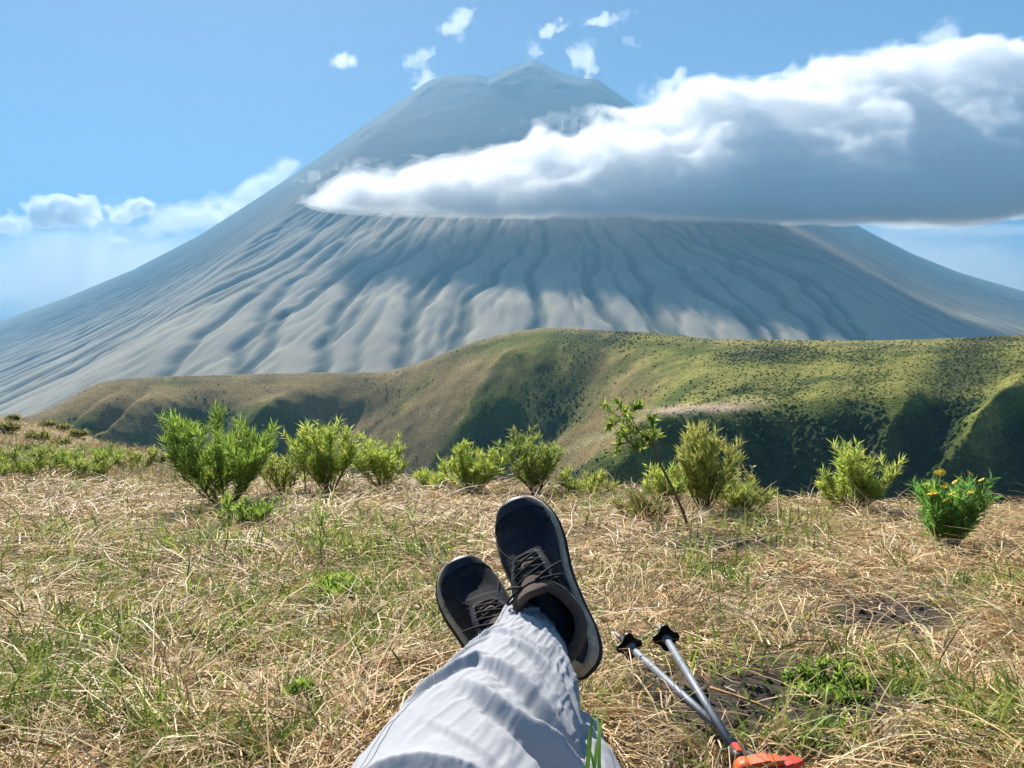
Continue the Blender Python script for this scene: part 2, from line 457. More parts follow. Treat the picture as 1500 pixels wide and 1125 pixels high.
# tussocks and low scrub over the hills: thousands of small ragged clumps, one mass
nq = 26000
ii = rng.integers(0, len(tl) - 2, nq * 3); jj = rng.integers(1, len(hp) - 2, nq * 3)
vis = (PYH[ii, jj] < 770) & (PXH[ii, jj] > -60) & (PXH[ii, jj] < 1560)
wgt = np.where(PXH[ii, jj] > 900, 1.0, 0.75) * np.clip(0.16 + 1.1 * (deep[ii, jj] + 0.3 * nc[ii, jj]), 0.1, 1) * (1 - 0.75 * brown[ii, jj])
keep = vis & (rng.random(nq * 3) < wgt)
ii, jj = ii[keep][:nq], jj[keep][:nq]
cpos = VH[ii, jj] + (VH[ii + 1, jj] - VH[ii, jj]) * rng.random((len(ii), 1)) + (VH[ii, jj + 1] - VH[ii, jj]) * rng.random((len(ii), 1))
csz = (0.18 + 0.36 * rng.random(len(ii)) ** 2.2) * np.where(PXH[ii, jj] > 900, 1.0, 0.72) * (1 + 1.0 * smooth(930, 1000, PXH[ii, jj]) * smooth(590, 625, PYH[ii, jj]) + .7 * smooth(0, .5, deep[ii, jj]) * smooth(560, 600, PYH[ii, jj])) * np.clip(cpos[:, 1] / 260, 0.55, 1.35)
ring = np.arange(5) / 5 * 2 * np.pi
tv = np.zeros((len(ii), 11, 3)); 
for k in range(5):
    r1 = csz * (0.75 + 0.5 * rng.random(len(ii))); r2 = csz * (0.5 + 0.45 * rng.random(len(ii)))
    h2 = csz * (0.45 + 0.6 * rng.random(len(ii)))
    tv[:, k] = np.stack([r1 * np.cos(ring[k]), r1 * np.sin(ring[k]), -0.35 * csz], -1)
    tv[:, 5 + k] = np.stack([r2 * np.cos(ring[k] + .6), r2 * np.sin(ring[k] + .6), h2], -1)
tv[:, 5:10, 2] *= 0.7
tv[:, 10] = np.stack([0.3 * csz * (rng.random(len(ii)) - .5), 0.3 * csz * (rng.random(len(ii)) - .5), csz * (0.6 + 0.4 * rng.random(len(ii)))], -1)
tv += cpos[:, None, :]
tf = []
for k in range(5):
    k2 = (k + 1) % 5
    tf += [(k, k2, 5 + k), (k2, 5 + k2, 5 + k), (5 + k, 5 + k2, 10)]
TF = (np.arange(len(ii))[:, None, None] * 11 + np.array(tf)[None]).reshape(-1, 3)
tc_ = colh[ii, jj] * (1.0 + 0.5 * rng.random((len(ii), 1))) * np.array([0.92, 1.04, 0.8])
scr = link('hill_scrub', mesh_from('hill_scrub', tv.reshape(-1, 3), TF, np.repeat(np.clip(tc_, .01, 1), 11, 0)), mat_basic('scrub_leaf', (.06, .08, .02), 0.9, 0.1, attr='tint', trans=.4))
tag(scr, 'low green and brown tussocks and scrub covering the ravine hillsides', 'scrub', kind='stuff')

# ------------------------------------------------------------------ haze: the air round everything
haze = link('haze', box_mesh('haze', (-27500, -22500, -622), (27500, 32500, 1640)), mat_volume('haze_air', 1.85e-4, (0.175, 0.40, 0.635), 0.14), kind='stuff')
tag(haze, 'pale blue haze of warm air between the knoll and the volcano', 'haze', kind='stuff')

# ------------------------------------------------------------------ clouds: nested closed shells of even droplets
def surface_nets(f, level, org, sp):
    """Closed surface of f > level on a regular grid."""
    f = f - level
    nx, ny, nz = f.shape
    ins = f > 0
    cs = np.zeros((nx - 1, ny - 1, nz - 1), np.int8)
    for a in (0, 1):
        for b in (0, 1):
            for c in (0, 1):
                cs += ins[a:nx - 1 + a, b:ny - 1 + b, c:nz - 1 + c]
    act = (cs > 0) & (cs < 8)
    I, J, Kk = np.nonzero(act)
    if len(I) == 0: return None
    idx = np.full(cs.shape, -1, np.int64); idx[I, J, Kk] = np.arange(len(I))
    acc = np.zeros((len(I), 3)); cnt = np.zeros(len(I))
    corners = [(a, b, c) for a in (0, 1) for b in (0, 1) for c in (0, 1)]
    for p in corners:
        for ax in range(3):
            if p[ax]: continue
            q = list(p); q[ax] = 1
            fp = f[I + p[0], J + p[1], Kk + p[2]]; fq = f[I + q[0], J + q[1], Kk + q[2]]
            x = (fp > 0) != (fq > 0)
            t = np.where(x, fp / np.where(x, fp - fq, 1), 0)
            for d in range(3):
                acc[:, d] += np.where(x, p[d] + (t if d == ax else 0), 0)
            cnt += x
    V = (acc / cnt[:, None] + np.stack([I, J, Kk], -1)) * sp + org
    quads = []
    for ax in range(3):
        o1, o2 = [(1, 2), (2, 0), (0, 1)][ax]
        sl = [slice(1, None)] * 3; sl[ax] = slice(0, None)
        lo = [slice(None)] * 3; hi = [slice(None)] * 3
        lo[ax] = slice(0, -1); hi[ax] = slice(1, None)
        A, B = ins[tuple(lo)], ins[tuple(hi)]
        ch = A != B
        e = np.array(np.nonzero(ch)).T
        ok = (e[:, o1] >= 1) & (e[:, o2] >= 1) & (e[:, o1] < f.shape[o1] - 1) & (e[:, o2] < f.shape[o2] - 1)
        e = e[ok]
        def cell(d1, d2):
            c = e.copy(); c[:, o1] += d1; c[:, o2] += d2
            return idx[c[:, 0], c[:, 1], c[:, 2]]
        qd = np.stack([cell(-1, -1), cell(0, -1), cell(0, 0), cell(-1, 0)], -1)
        fl = A[e[:, 0], e[:, 1], e[:, 2]]
        qd = np.where(fl[:, None], qd, qd[:, ::-1])
        quads.append(qd)
    return V, np.concatenate(quads)

def billow(x, y, z, seed, octv=4, gain=0.5):
    s = 0; a = 1.0; t = 0
    for k in range(octv):
        s = s + a * (1 - 2 * np.abs(vnoise(x, y, z, seed + 13 * k))); t += a; a *= gain
        x = x * 2.1 + 5.2; y = y * 2.1 + 1.7; z = z * 2.1 + 9.1
    return s / t

m_cloud_outer = mat_volume('cloud_fringe', 0.0036, (.985, .985, .985), 0.25)
m_cloud_mid = mat_volume('cloud_body', 0.008, (.985, .985, .985), 0.25)
m_cloud_core = mat_volume('cloud_core', 0.010, (.985, .985, .985), 0.3)
SC = 2200 / F
def cloud_from(name, field_fn, lo, hi, sp, levels, mats, names, label, group=None):
    ax = [np.arange(lo[k], hi[k] + sp, sp) for k in range(3)]
    X, Y, Zc = np.meshgrid(*ax, indexing='ij')
    f = field_fn(X, Y, Zc)
    for a_ in range(3):
        for e_ in (0, 1, -1, -2):
            sl = [slice(None)] * 3; sl[a_] = e_; f[tuple(sl)] = -9
    root = None
    for lv, m, nm in zip(levels, mats, names):
        r_ = surface_nets(f, lv, np.array(lo), sp)
        if r_ is None: continue
        V_, Q_ = r_
        if root is not None:                      # the dense heart is one body: drop stray crumbs
            lab = np.arange(len(V_))
            for _ in range(400):
                mn = lab[Q_].min(1); new = lab.copy(); np.minimum.at(new, Q_.ravel(), np.repeat(mn, 4)); new = new[new]
                if (new == lab).all(): break
                lab = new
            big = np.bincount(lab[Q_[:, 0]]).argmax(); Q_ = Q_[lab[Q_[:, 0]] == big]
            use = np.unique(Q_); re_ = np.full(len(V_), -1); re_[use] = np.arange(len(use)); V_, Q_ = V_[use], re_[Q_]
        me = mesh_from(nm, V_, Q_)
        if root is None:
            root = link(name, me, m)
            tag(root, label, 'cloud', group, 'thing')
        else:
            link(nm, me, m, parent=root)
    return root

ct_px = [395, 425, 470, 520, 600, 680, 740, 800, 850, 920, 965, 1010, 1060, 1130, 1180, 1250, 1300, 1380, 1420, 1500, 1640, 1760]
ct_py = [303, 298, 284, 268, 260, 244, 231, 218, 204, 190, 181, 150, 142, 136, 124, 112, 100, 98, 90, 84, 90, 160]
cb_py = [303, 304, 306, 308, 310, 312, 313, 314, 315, 316, 317, 318, 318, 319, 320, 321, 321, 322, 318, 305, 290, 250]
CD = 2230.0
def main_field(X, Y, Zc):
    k_ = np.clip(Y, CD - 320, CD + 420) / CD
    px = 750 + X / Y * F
    top = (455 - np.interp(px, ct_px, ct_py)) / F * CD * k_ + EYE
    bot = (455 - np.interp(px, ct_px, cb_py)) / F * CD * (0.35 + 0.65 * k_) + EYE
    full = np.maximum(top - bot, 8)
    run = 60 + 1.25 * full                                   # the sunlit top slopes up and away from the camera
    s_ = np.clip((Y - (CD - 0.55 * run)) / run, -0.3, 1)
    roof = bot + full * np.where(s_ > 0, np.abs(s_) ** 0.75, s_)
    a_ = (roof - Zc) / 80; b_ = (Zc - bot) / 70; c_ = (CD + 0.55 * run + 40 - Y) / 110
    m_ = np.minimum(np.minimum(a_, b_), c_)
    size = np.clip(full / 170, 0.36, 1.25)
    wx_ = 26 * vnoise(X / 130, Y / 130, Zc / 130, 77); wz_ = 26 * vnoise(X / 130, Y / 130, Zc / 130, 78)
    nb_ = billow((X + wx_) / 165, Y / 165, (Zc + wz_) / 140, 70, 5, 0.56)
    nl_ = fbm(X / 360, Y / 360, Zc / 260, 71, 3)
    lowfade = smooth(-10, 70, Zc - bot)
    bot_n = 0; n55 = billow((X + wx_ * .5) / 58, Y / 58, (Zc + wz_ * .5) / 50, 170, 3, 0.55)
    return np.minimum(m_, 1.2) + 0.30 * n55 * smooth(-30, 40, Zc - bot) + 0.30 * fbm(X / 120, Y / 120, seed=172, octv=3) + (0.85 * nb_ - 0.15 + 0.55 * nl_) * size * (0.30 + 0.70 * lowfade) - 0.42 * smooth(540, 420, px) ** 2 - 0.8 * smooth(415, 385, px) - np.clip((bot - 18 - Zc) / 20, 0, 5)
cloud_from('cloud', main_field, ((380 - 750) / F * CD, CD - 330, 225), ((1770 - 750) / F * CD, CD + 520, 880), 11.0, (-0.16, 0.04, 0.24), (m_cloud_outer, m_cloud_mid, m_cloud_core), ('cloud', 'cloud_body', 'cloud_core'), 'long white cloud bank lying across the right side of the volcano', 'clouds')

def puff(px, py, w, h, d, label, seed, dens, wisp=0.7, tilt=0.0, sp=None, lump=1.0):
    """A small separate cloud: w and h in photograph pixels at distance d."""
    c = P(px, py, d); k = d / F
    rx, rz_, ry = w / 2 * k, h / 2 * k, max(0.6 * min(w, h), 0.3 * max(w, h)) / 2 * k
    sp = sp or max(rx, rz_) * 2 / 36
    s0 = min(rx, rz_) * 0.9
    def fld(X, Y, Zc):
        x = X - c[0]; z = Zc - c[2]
        x, z = x * math.cos(tilt) + z * math.sin(tilt), -x * math.sin(tilt) + z * math.cos(tilt)
        r_ = np.sqrt((x / rx) ** 2 + ((Y - c[1]) / ry) ** 2 + (np.where(z > 0, z / rz_, z / (rz_ * 0.75))) ** 2)
        nn = fbm(X / s0, Y / s0, Zc / s0, seed, 4, 0.62) * 1.2 + 0.45 * lump * billow(X / s0 * .7, Y / s0 * .7, Zc / s0 * .7, seed + 5, 3)
        return (1 - r_) * 1.0 + wisp * nn
    e = 1.45
    lo = (c[0] - rx * e, c[1] - ry * e, c[2] - max(rz_, abs(math.sin(tilt)) * rx) * e); hi = (c[0] + rx * e, c[1] + ry * e, c[2] + max(rz_, abs(math.sin(tilt)) * rx) * e)
    mm = [mat_volume('cloud_wisp', dens * q, (1, 1, 1), 0.35) for q in (0.35, 1.0)]
    return cloud_from('cloud', fld, lo, hi, sp, (0.22, 0.5), mm, ('cloud', 'cloud_core'), label, 'clouds')

puff(502, 91, 46, 26, 4700, 'small bright round cloud left of the volcano summit, all by itself', 101, 0.016)
puff(662, 40, 60, 40, 4700, 'ragged small cloud high above the left end of the crater rim', 102, 0.0043, 1.4, 0.6)
puff(614, 90, 38, 30, 4700, 'small wispy cloud above the left shoulder of the summit', 103, 0.0043, 1.4)
puff(622, 124, 42, 30, 5200, 'small cloud touching the left shoulder of the summit ridge', 104, 0.0062, 1.2, 0.3)
puff(818, 44, 56, 24, 4700, 'bright elongated cloud right above the summit peak', 105, 0.0074, 1.1, 0.3)
puff(784, 76, 24, 32, 4700, 'tiny thin cloud straight above the summit peak', 106, 0.0037, 1.4, 0.6)
puff(864, 88, 52, 48, 4700, 'ragged cloud tapering downwards right of the summit peak', 107, 0.0050, 1.4, -0.5)
puff(893, 29, 64, 22, 4700, 'flat bright cloud topmost of the little ones near the summit', 108, 0.0062, 1.1, 0.15)
puff(922, 62, 28, 14, 4700, 'tiny faint cloud furthest to the right above the cloud bank', 109, 0.0031, 1.4, -0.4)
puff(1380, 66, 74, 62, 2300, 'thin wisp rising from the top of the long cloud bank', 110, 0.006, 0.8, 0.5)
puff(690, 208, 40, 20, 3300, 'faint small wisp floating in front of the upper volcano slope', 111, 0.003, 1.0, 0.3)
puff(170, 351, 44, 16, 6500, 'small flat cloud below the left cumulus clouds', 112, 0.008, 0.7, -0.15)
puff(90, 318, 140, 58, 6500, 'grey bellied cumulus cloud low in the sky on the far left', 113, 0.030, 0.7, 0, lump=1.6)
puff(12, 330, 84, 38, 6600, 'cumulus cloud cut by the left edge of the view', 114, 0.025, 0.7, 0, lump=1.4)
puff(192, 312, 76, 48, 6500, 'grey rounded cumulus cloud left of the volcano flank', 115, 0.035, 0.65, 0, lump=1.4)
puff(300, 318, 220, 60, 7000, 'spread white cloud against the left flank of the volcano', 116, 0.006, 0.85, 0.1)
puff(385, 275, 170, 44, 7000, 'slanting thin cloud rising along the left flank of the volcano', 117, 0.005, 0.8, 0.55)
puff(150, 303, 760, 40, 9500, 'thin flat cloud layer behind the left cumulus clouds', 118, 0.0009, 0.7)
puff(1430, 338, 420, 40, 9000, 'thin cream cloud layer under the long cloud bank', 119, 0.0014, 0.7)
puff(750, 418, 3000, 190, 8200, 'added pale haze layer whitening the low sky over the far plain behind the volcano', 120, 0.00034, 0.55, sp=150)  # added volume, there to whiten the low sky like distant haze
puff(452, 262, 60, 20, 2700, 'small torn wisp over the left end of the long cloud bank', 121, 0.004, 1.2, 0.3)
puff(985, 128, 90, 44, 2500, 'soft puff of cloud on the top edge of the long bank, right beside the summit', 122, 0.007, 1.0, 0.4)
puff(520, 240, 70, 16, 2600, 'thin streak of cloud above the left half of the long cloud bank', 123, 0.003, 1.2, 0.25)
# ------------------------------------------------------------------ the knoll itself
azs = np.concatenate([np.linspace(R(-46), R(46), 300), np.linspace(R(46), R(314), 70)[1:-1]])
rs = np.concatenate([[0.02], np.geomspace(0.2, 70, 170)])
A_, R_ = np.meshgrid(azs, rs)
GX = np.sin(A_) * R_; GY = np.cos(A_) * R_
GZ = ground_z(GX, GY)
# bare dark soil where the grass is trodden away, and shadowed holes painted dark likewise (positions of the patches on the ground)
def on_ground(px, py):
    """Where the sight line through a pixel meets the knoll."""
    d = np.geomspace(0.45, 40, 900)
    p = P(px, py, d)
    below = p[:, 2] - ground_z(p[:, 0], p[:, 1])
    k = int(np.argmax(below < 0)) if (below < 0).any() else len(d) - 1
    return p[max(k, 1)]
BARE_SHADE = [(1170, 1030, 190, 58, 1.25), (1090, 800, 85, 17, 1.2), (1300, 905, 115, 34, 1.2), (1145, 915, 30, 14, 1.0), (1330, 1085, 90, 30, .7), (965, 990, 60, 30, .75), (1400, 960, 80, 18, .6), (1190, 862, 60, 10, .6), (450, 1000, 40, 14, .6), (330, 985, 40, 12, .4), (590, 1060, 40, 40, .8), (110, 870, 60, 12, .4), (1000, 860, 40, 10, .4), (480, 880, 60, 14, .5)]
def bare_shade_mask(px, py):
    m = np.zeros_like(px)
    for bx, by, bw, bh, bs in BARE_SHADE:
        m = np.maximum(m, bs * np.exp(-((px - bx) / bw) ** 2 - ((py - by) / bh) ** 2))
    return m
def ground_marks(x, y):
    return proj(np.stack([x, np.maximum(y, 0.2), ground_z(x, np.maximum(y, 0.2))], -1))
gpx, gpy = ground_marks(GX, GY)
bm_ = bare_shade_mask(gpx + 12 * fbm(GX * 8, GY * 8, seed=91, octv=3), gpy + 8 * fbm(GX * 8, GY * 8, seed=92, octv=3)) * (GY > 0.4)
n_ = fbm(GX * 5, GY * 5, seed=93, octv=4)[..., None]
gc = np.array([0.20, 0.145, 0.085]) * (1 + 0.5 * n_)
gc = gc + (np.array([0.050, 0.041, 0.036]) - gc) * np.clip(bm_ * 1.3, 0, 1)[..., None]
far = smooth(8, 20, R_)[..., None]
gc = gc + (np.array([0.27, 0.205, 0.115]) * (1 + 0.35 * fbm(GX * 1.2, GY * 1.2, seed=94, octv=4)[..., None]) - gc) * far
m_soil = mat_basic('soil', (0.2, 0.15, 0.09), 0.97, 0.08, attr='tint', noise=(55, 0.45), bump=(140, 0.9, 0.012))
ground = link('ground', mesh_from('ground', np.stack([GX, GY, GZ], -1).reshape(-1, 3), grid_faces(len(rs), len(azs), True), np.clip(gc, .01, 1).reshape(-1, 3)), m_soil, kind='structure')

# ------------------------------------------------------------------ grass: every stalk a narrow bent ribbon
def strands(x, y, length, width, az, elev, droop, lift, colr, nseg=3, wig=0.35, roll=None, taper=0.25, zfun=ground_z):
    n = len(x)
    k = nseg + 1
    px_ = np.zeros((n, k, 3)); a = az.copy(); e = elev.copy()
    z0 = zfun(x, y) + lift
    px_[:, 0] = np.stack([x, y, z0], -1)
    st = length / nseg
    dirs = []
    for i in range(1, k):
        d = np.stack([np.cos(e) * np.sin(a), np.cos(e) * np.cos(a), np.sin(e)], -1)
        px_[:, i] = px_[:, i - 1] + d * st[:, None]
        dirs.append(d)
        a = a + wig * rng.standard_normal(n); e = e - droop
    gz = zfun(px_[..., 0].ravel(), px_[..., 1].ravel()).reshape(n, k)
    px_[..., 2] = np.maximum(px_[..., 2], gz + 0.003 + 0.25 * np.abs(lift)[:, None])
    side = np.stack([np.cos(az), -np.sin(az), 0 * az], -1)
    rl = (rng.random(n) * 2 - 1) * 0.9 if roll is None else roll
    side = side * np.cos(rl)[:, None] + np.array([0, 0, 1.0]) * np.sin(rl)[:, None]
    wk = 1 - (1 - taper) * np.linspace(0, 1, k) ** 1.6
    off = side[:, None, :] * (0.5 * width[:, None] * wk[None, :])[..., None]
    V = np.stack([px_ - off, px_ + off], 2)                       # n,k,2,3
    b = (np.arange(n) * k * 2)[:, None]
    i = np.arange(nseg)[None, :] * 2
    q = np.stack([b + i, b + i + 1, b + i + 3, b + i + 2], -1).reshape(-1, 4)
    cc = np.repeat(np.repeat(colr[:, None, :], k, 1)[:, :, None, :], 2, 2)
    return V.reshape(-1, 3), q, cc.reshape(-1, 3)

def wedge(n, d0, d1, w=1.0):
    """Random ground points in front of the camera, denser near it."""
    d = np.exp(rng.uniform(math.log(d0), math.log(d1), n))
    t = rng.uniform(-w, w, n)
    return t * d, d

STRAW = np.array([[.64, .50, .28], [.56, .41, .22], [.72, .62, .43], [.45, .30, .15], [.30, .18, .09], [.62, .54, .39], [.60, .42, .25], [.16, .10, .055]])
STRAWP = np.array([.22, .2, .12, .13, .09, .09, .1, .05])
def straw_col(n):
    c = STRAW[rng.choice(len(STRAW), n, p=STRAWP / STRAWP.sum())]
    return np.clip(c * (0.72 + 0.5 * rng.random((n, 1))) * np.array([1.06, .97, .84]), 0.02, .75)
GREEN = np.array([[.24, .33, .05], [.17, .27, .04], [.34, .39, .07], [.11, .18, .03], [.42, .42, .12]])
def green_col(n, p=(.3, .25, .2, .15, .1)):
    return np.clip(GREEN[rng.choice(5, n, p=p)] * (0.75 + 0.5 * rng.random((n, 1))), 0.02, .8)

def comb(x, y):
    """Direction the mown stalks lie in: swirls a hand or two wide."""
    return 2.6 * fbm(x * 1.9, y * 1.9, seed=110, octv=2) * np.pi + 0.6

m_straw = mat_basic('dry_straw', (.45, .33, .18), 0.56, 0.34, attr='tint', trans=0.2)
m_blade = mat_basic('green_blade', (.15, .22, .03), 0.55, 0.35, attr='tint', trans=0.42)
POLE_LINES = [((.27, 1.40), (.29, .70)), ((.20, 1.37), (.34, .80))]      # where the trekking poles press the straw down
parts_ = []
def add_straw(n, d0, d1, L, W, emax, liftmax, nseg, spread):
    n = int(n * 1.38); x, y = wedge(n, d0, d1)
    gx, gy = ground_marks(x, y)
    bm = bare_shade_mask(gx + 14 * fbm(x * 8, y * 8, seed=91, octv=3), gy + 9 * fbm(x * 8, y * 8, seed=92, octv=3))
    ca0 = comb(x, y); lm = .5 * (L[0] + L[1]); gx2, gy2 = ground_marks(x + np.sin(ca0) * lm * .8, y + np.cos(ca0) * lm * .8); bm = np.maximum(bm, bare_shade_mask(gx2, gy2))
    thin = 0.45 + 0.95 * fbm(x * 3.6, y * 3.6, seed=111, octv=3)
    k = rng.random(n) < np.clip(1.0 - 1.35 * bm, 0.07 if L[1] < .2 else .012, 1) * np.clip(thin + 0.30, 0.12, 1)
    for q0, q1 in POLE_LINES:
        t_ = np.clip(((x - q0[0]) * (q1[0] - q0[0]) + (y - q0[1]) * (q1[1] - q0[1])) / ((q1[0] - q0[0]) ** 2 + (q1[1] - q0[1]) ** 2), 0, 1)
        dist = np.hypot(x - q0[0] - t_ * (q1[0] - q0[0]), y - q0[1] - t_ * (q1[1] - q0[1]))
        k &= (dist > .07) | (rng.random(len(x)) < .22)
    x, y = x[k], y[k]; n = len(x)
    az = comb(x, y) + spread * rng.standard_normal(n)
    s = np.sqrt(np.clip(y, 0.8, 8))
    le = rng.uniform(*L, n) * (0.6 + 0.8 * rng.random(n))
    parts_.append(strands(x, y, le, rng.uniform(*W, n) * s, az, rng.uniform(-0.06, emax, n) * rng.random(n), rng.uniform(-0.05, 0.3, n),
                          liftmax * rng.random(n) ** 1.5, straw_col(n), nseg))
add_straw(52000, 0.55, 3.0, (.03, .12), (.0014, .0034), 0.55, 0.022, 3, 1.3)
add_straw(8000, 0.55, 3.0, (.12, .28), (.0012, .0026), 0.6, 0.040, 4, 0.55)
add_straw(33000, 2.6, 8.0, (.06, .19), (.0018, .0036), 0.6, 0.045, 3, 1.0)
add_straw(4500, 2.6, 8.0, (.18, .36), (.0014, .0026), 0.6, 0.055, 3, 0.6)
add_straw(2600, 0.9, 7.0, (.05, .14), (.0008, .0013), 1.35, 0.0, 3, 1.5)
add_straw(2400, 3.3, 7.0, (.10, .28), (.0010, .0016), 1.45, 0.0, 3, 1.5)
# loose tufts of hay: handfuls of stalks springing from one point
ch, cyv = wedge(900, 0.75, 7.5)
gx, gy = ground_marks(ch, cyv)
kq = rng.random(900) > 1.2 * bare_shade_mask(gx, gy); ch, cyv = ch[kq], cyv[kq]
cnt_ = rng.integers(14, 46, len(ch)); ca_ = comb(ch, cyv) + rng.normal(0, .6, len(ch))
x = np.repeat(ch, cnt_); y = np.repeat(cyv, cnt_); n = len(x); sc_ = np.sqrt(np.clip(y, .8, 8))
x = x + rng.normal(0, .016, n) * sc_; y = y + rng.normal(0, .016, n) * sc_
tint_ = np.repeat(0.75 + 0.5 * rng.random(len(ch)), cnt_)[:, None]
parts_.append(strands(x, y, rng.uniform(.05, .17, n) * np.repeat(.7 + .7 * rng.random(len(ch)), cnt_) * sc_ ** .6, rng.uniform(.0012, .0028, n) * sc_, np.repeat(ca_, cnt_) + rng.normal(0, .55, n), rng.uniform(.1, 1.1, n), rng.uniform(.25, .75, n), .004 * rng.random(n), np.clip(straw_col(n) * tint_, .02, .8), 4, wig=.2))
def join(ps):
    V = []; Q = []; Cc = []; o = 0
    for v, q, c in ps:
        V.append(v); Q.append(q + o); Cc.append(c); o += len(v)
    return np.concatenate(V), np.concatenate(Q), np.concatenate(Cc)
V, Q, Cc = join(parts_)
o = link('dry_grass', mesh_from('dry_grass', V, Q, Cc, smooth_shade=True), m_straw, kind='stuff')
tag(o, 'flattened straw coloured dry grass covering the knoll', 'dry grass', kind='stuff')

# crumbs of dark soil where the ground is bare
n = 60000; x, y = wedge(n, 0.8, 5.5)
gx, gy = ground_marks(x, y); k = rng.random(n) < np.clip(bare_shade_mask(gx, gy) - .35, 0, 1) * .55
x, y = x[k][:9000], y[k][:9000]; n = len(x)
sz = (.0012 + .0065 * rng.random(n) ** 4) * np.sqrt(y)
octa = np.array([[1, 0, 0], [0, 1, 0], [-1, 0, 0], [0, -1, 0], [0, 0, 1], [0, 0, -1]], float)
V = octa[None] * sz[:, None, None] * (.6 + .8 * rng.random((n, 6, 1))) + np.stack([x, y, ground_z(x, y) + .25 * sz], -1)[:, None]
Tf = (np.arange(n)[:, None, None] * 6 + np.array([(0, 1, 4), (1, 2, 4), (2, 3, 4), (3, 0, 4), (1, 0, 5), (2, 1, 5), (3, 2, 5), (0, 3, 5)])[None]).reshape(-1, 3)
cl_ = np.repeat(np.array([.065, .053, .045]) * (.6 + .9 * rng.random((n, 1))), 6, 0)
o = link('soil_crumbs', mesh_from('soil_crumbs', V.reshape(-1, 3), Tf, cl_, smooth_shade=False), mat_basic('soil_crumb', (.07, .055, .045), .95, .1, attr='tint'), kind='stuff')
tag(o, 'dark crumbs of loose soil on the bare patches beside the trekking poles', 'soil', kind='stuff')

# green blades growing through the straw, in patches
GP = [(520, 880, 90, 40), (430, 900, 80, 50), (240, 940, 160, 40), (60, 1000, 130, 70), (300, 840, 130, 50), (100, 860, 120, 30), (340, 1080, 120, 40), (560, 820, 60, 40), (940, 850, 60, 20), (1230, 990, 70, 25), (1450, 1060, 80, 50), (860, 1010, 30, 40), (1190, 1090, 50, 30), (1120, 780, 90, 20), (900, 740, 80, 12), (1450, 870, 80, 20), (640, 900, 25, 40), (540, 780, 60, 20), (1330, 1010, 40, 30), (440, 1010, 40, 25), (1040, 850, 60, 20), (130, 790, 120, 18)]
parts_ = []
def add_green(n, d0, d1, L, W, nseg):
    n = int(n * 1.3); x, y = wedge(n, d0, d1)
    gx, gy = ground_marks(x, y)
    m = np.zeros(n)
    for bx, by, bw, bh in GP: m = np.maximum(m, np.exp(-((gx - bx) / bw) ** 2 - ((gy - by) / bh) ** 2))
    nn = fbm(x * 4.5, y * 4.5, seed=120, octv=3)
    pr = np.clip(1.25 * m + 0.36 * (nn > 0.02) * (0.5 + (gx < 700) * 0.5) + 0.07, 0, 1) * np.clip(0.3 + 1.6 * fbm(x * 11, y * 11, seed=121, octv=2) + .35, 0.05, 1)
    k = rng.random(n) < pr * (1 - 0.8 * np.clip(bare_shade_mask(gx, gy), 0, 1))
    x, y = x[k], y[k]; n = len(x)
    s = np.sqrt(np.clip(y, 0.8, 8))
    parts_.append(strands(x, y, rng.uniform(*L, n) * (0.6 + 0.8 * rng.random(n)), rng.uniform(*W, n) * s, rng.uniform(0, 6.28, n), rng.uniform(0.35, 1.45, n),
                          rng.uniform(0.1, 0.6, n), 0.004 * rng.random(n), green_col(n), nseg, wig=0.2, taper=0.1))
add_green(66000, 0.6, 3.2, (.03, .095), (.0022, .0052), 3)
add_green(40000, 2.6, 8.0, (.04, .14), (.0026, .0056), 2)
V, Q, Cc = join(parts_)
o = link('green_grass', mesh_from('green_grass', V, Q, Cc), m_blade, kind='stuff')
tag(o, 'short green grass blades growing in patches through the straw', 'green grass', kind='stuff')

# the slope that falls away on the left: coarser dry grass and low scrub
n = 26000
y = np.exp(rng.uniform(math.log(6.5), math.log(30), n)); px_ = rng.uniform(-120, 520, n); x = (px_ - 750) / F * y
ed = pchip(EDGE_PX, EDGE_D, px_)
k = y < ed * 1.25
x, y = x[k], y[k]; n = len(x)
ng = fbm(x * 0.5, y * 0.5, seed=130, octv=4)
isg = rng.random(n) < smooth(-0.1, 0.5, ng + 0.5 * smooth(16, 8, y) * 0.6) * 0.55
cg = np.where(isg[:, None], green_col(n, (.2, .3, .1, .3, .1)) * 0.75, straw_col(n))
V, Q, Cc = strands(x, y, rng.uniform(.07, .22, n), rng.uniform(.004, .010, n) * np.sqrt(y / 8), rng.uniform(0, 6.28, n), rng.uniform(.1, 1.2, n), rng.uniform(.1, .5, n), 0.02 * rng.random(n), cg, 2)
o = link('slope_grass', mesh_from('slope_grass', V, Q, Cc), m_straw, kind='stuff')
tag(o, 'coarse pale grass on the slope falling away at the left', 'slope grass', kind='stuff')

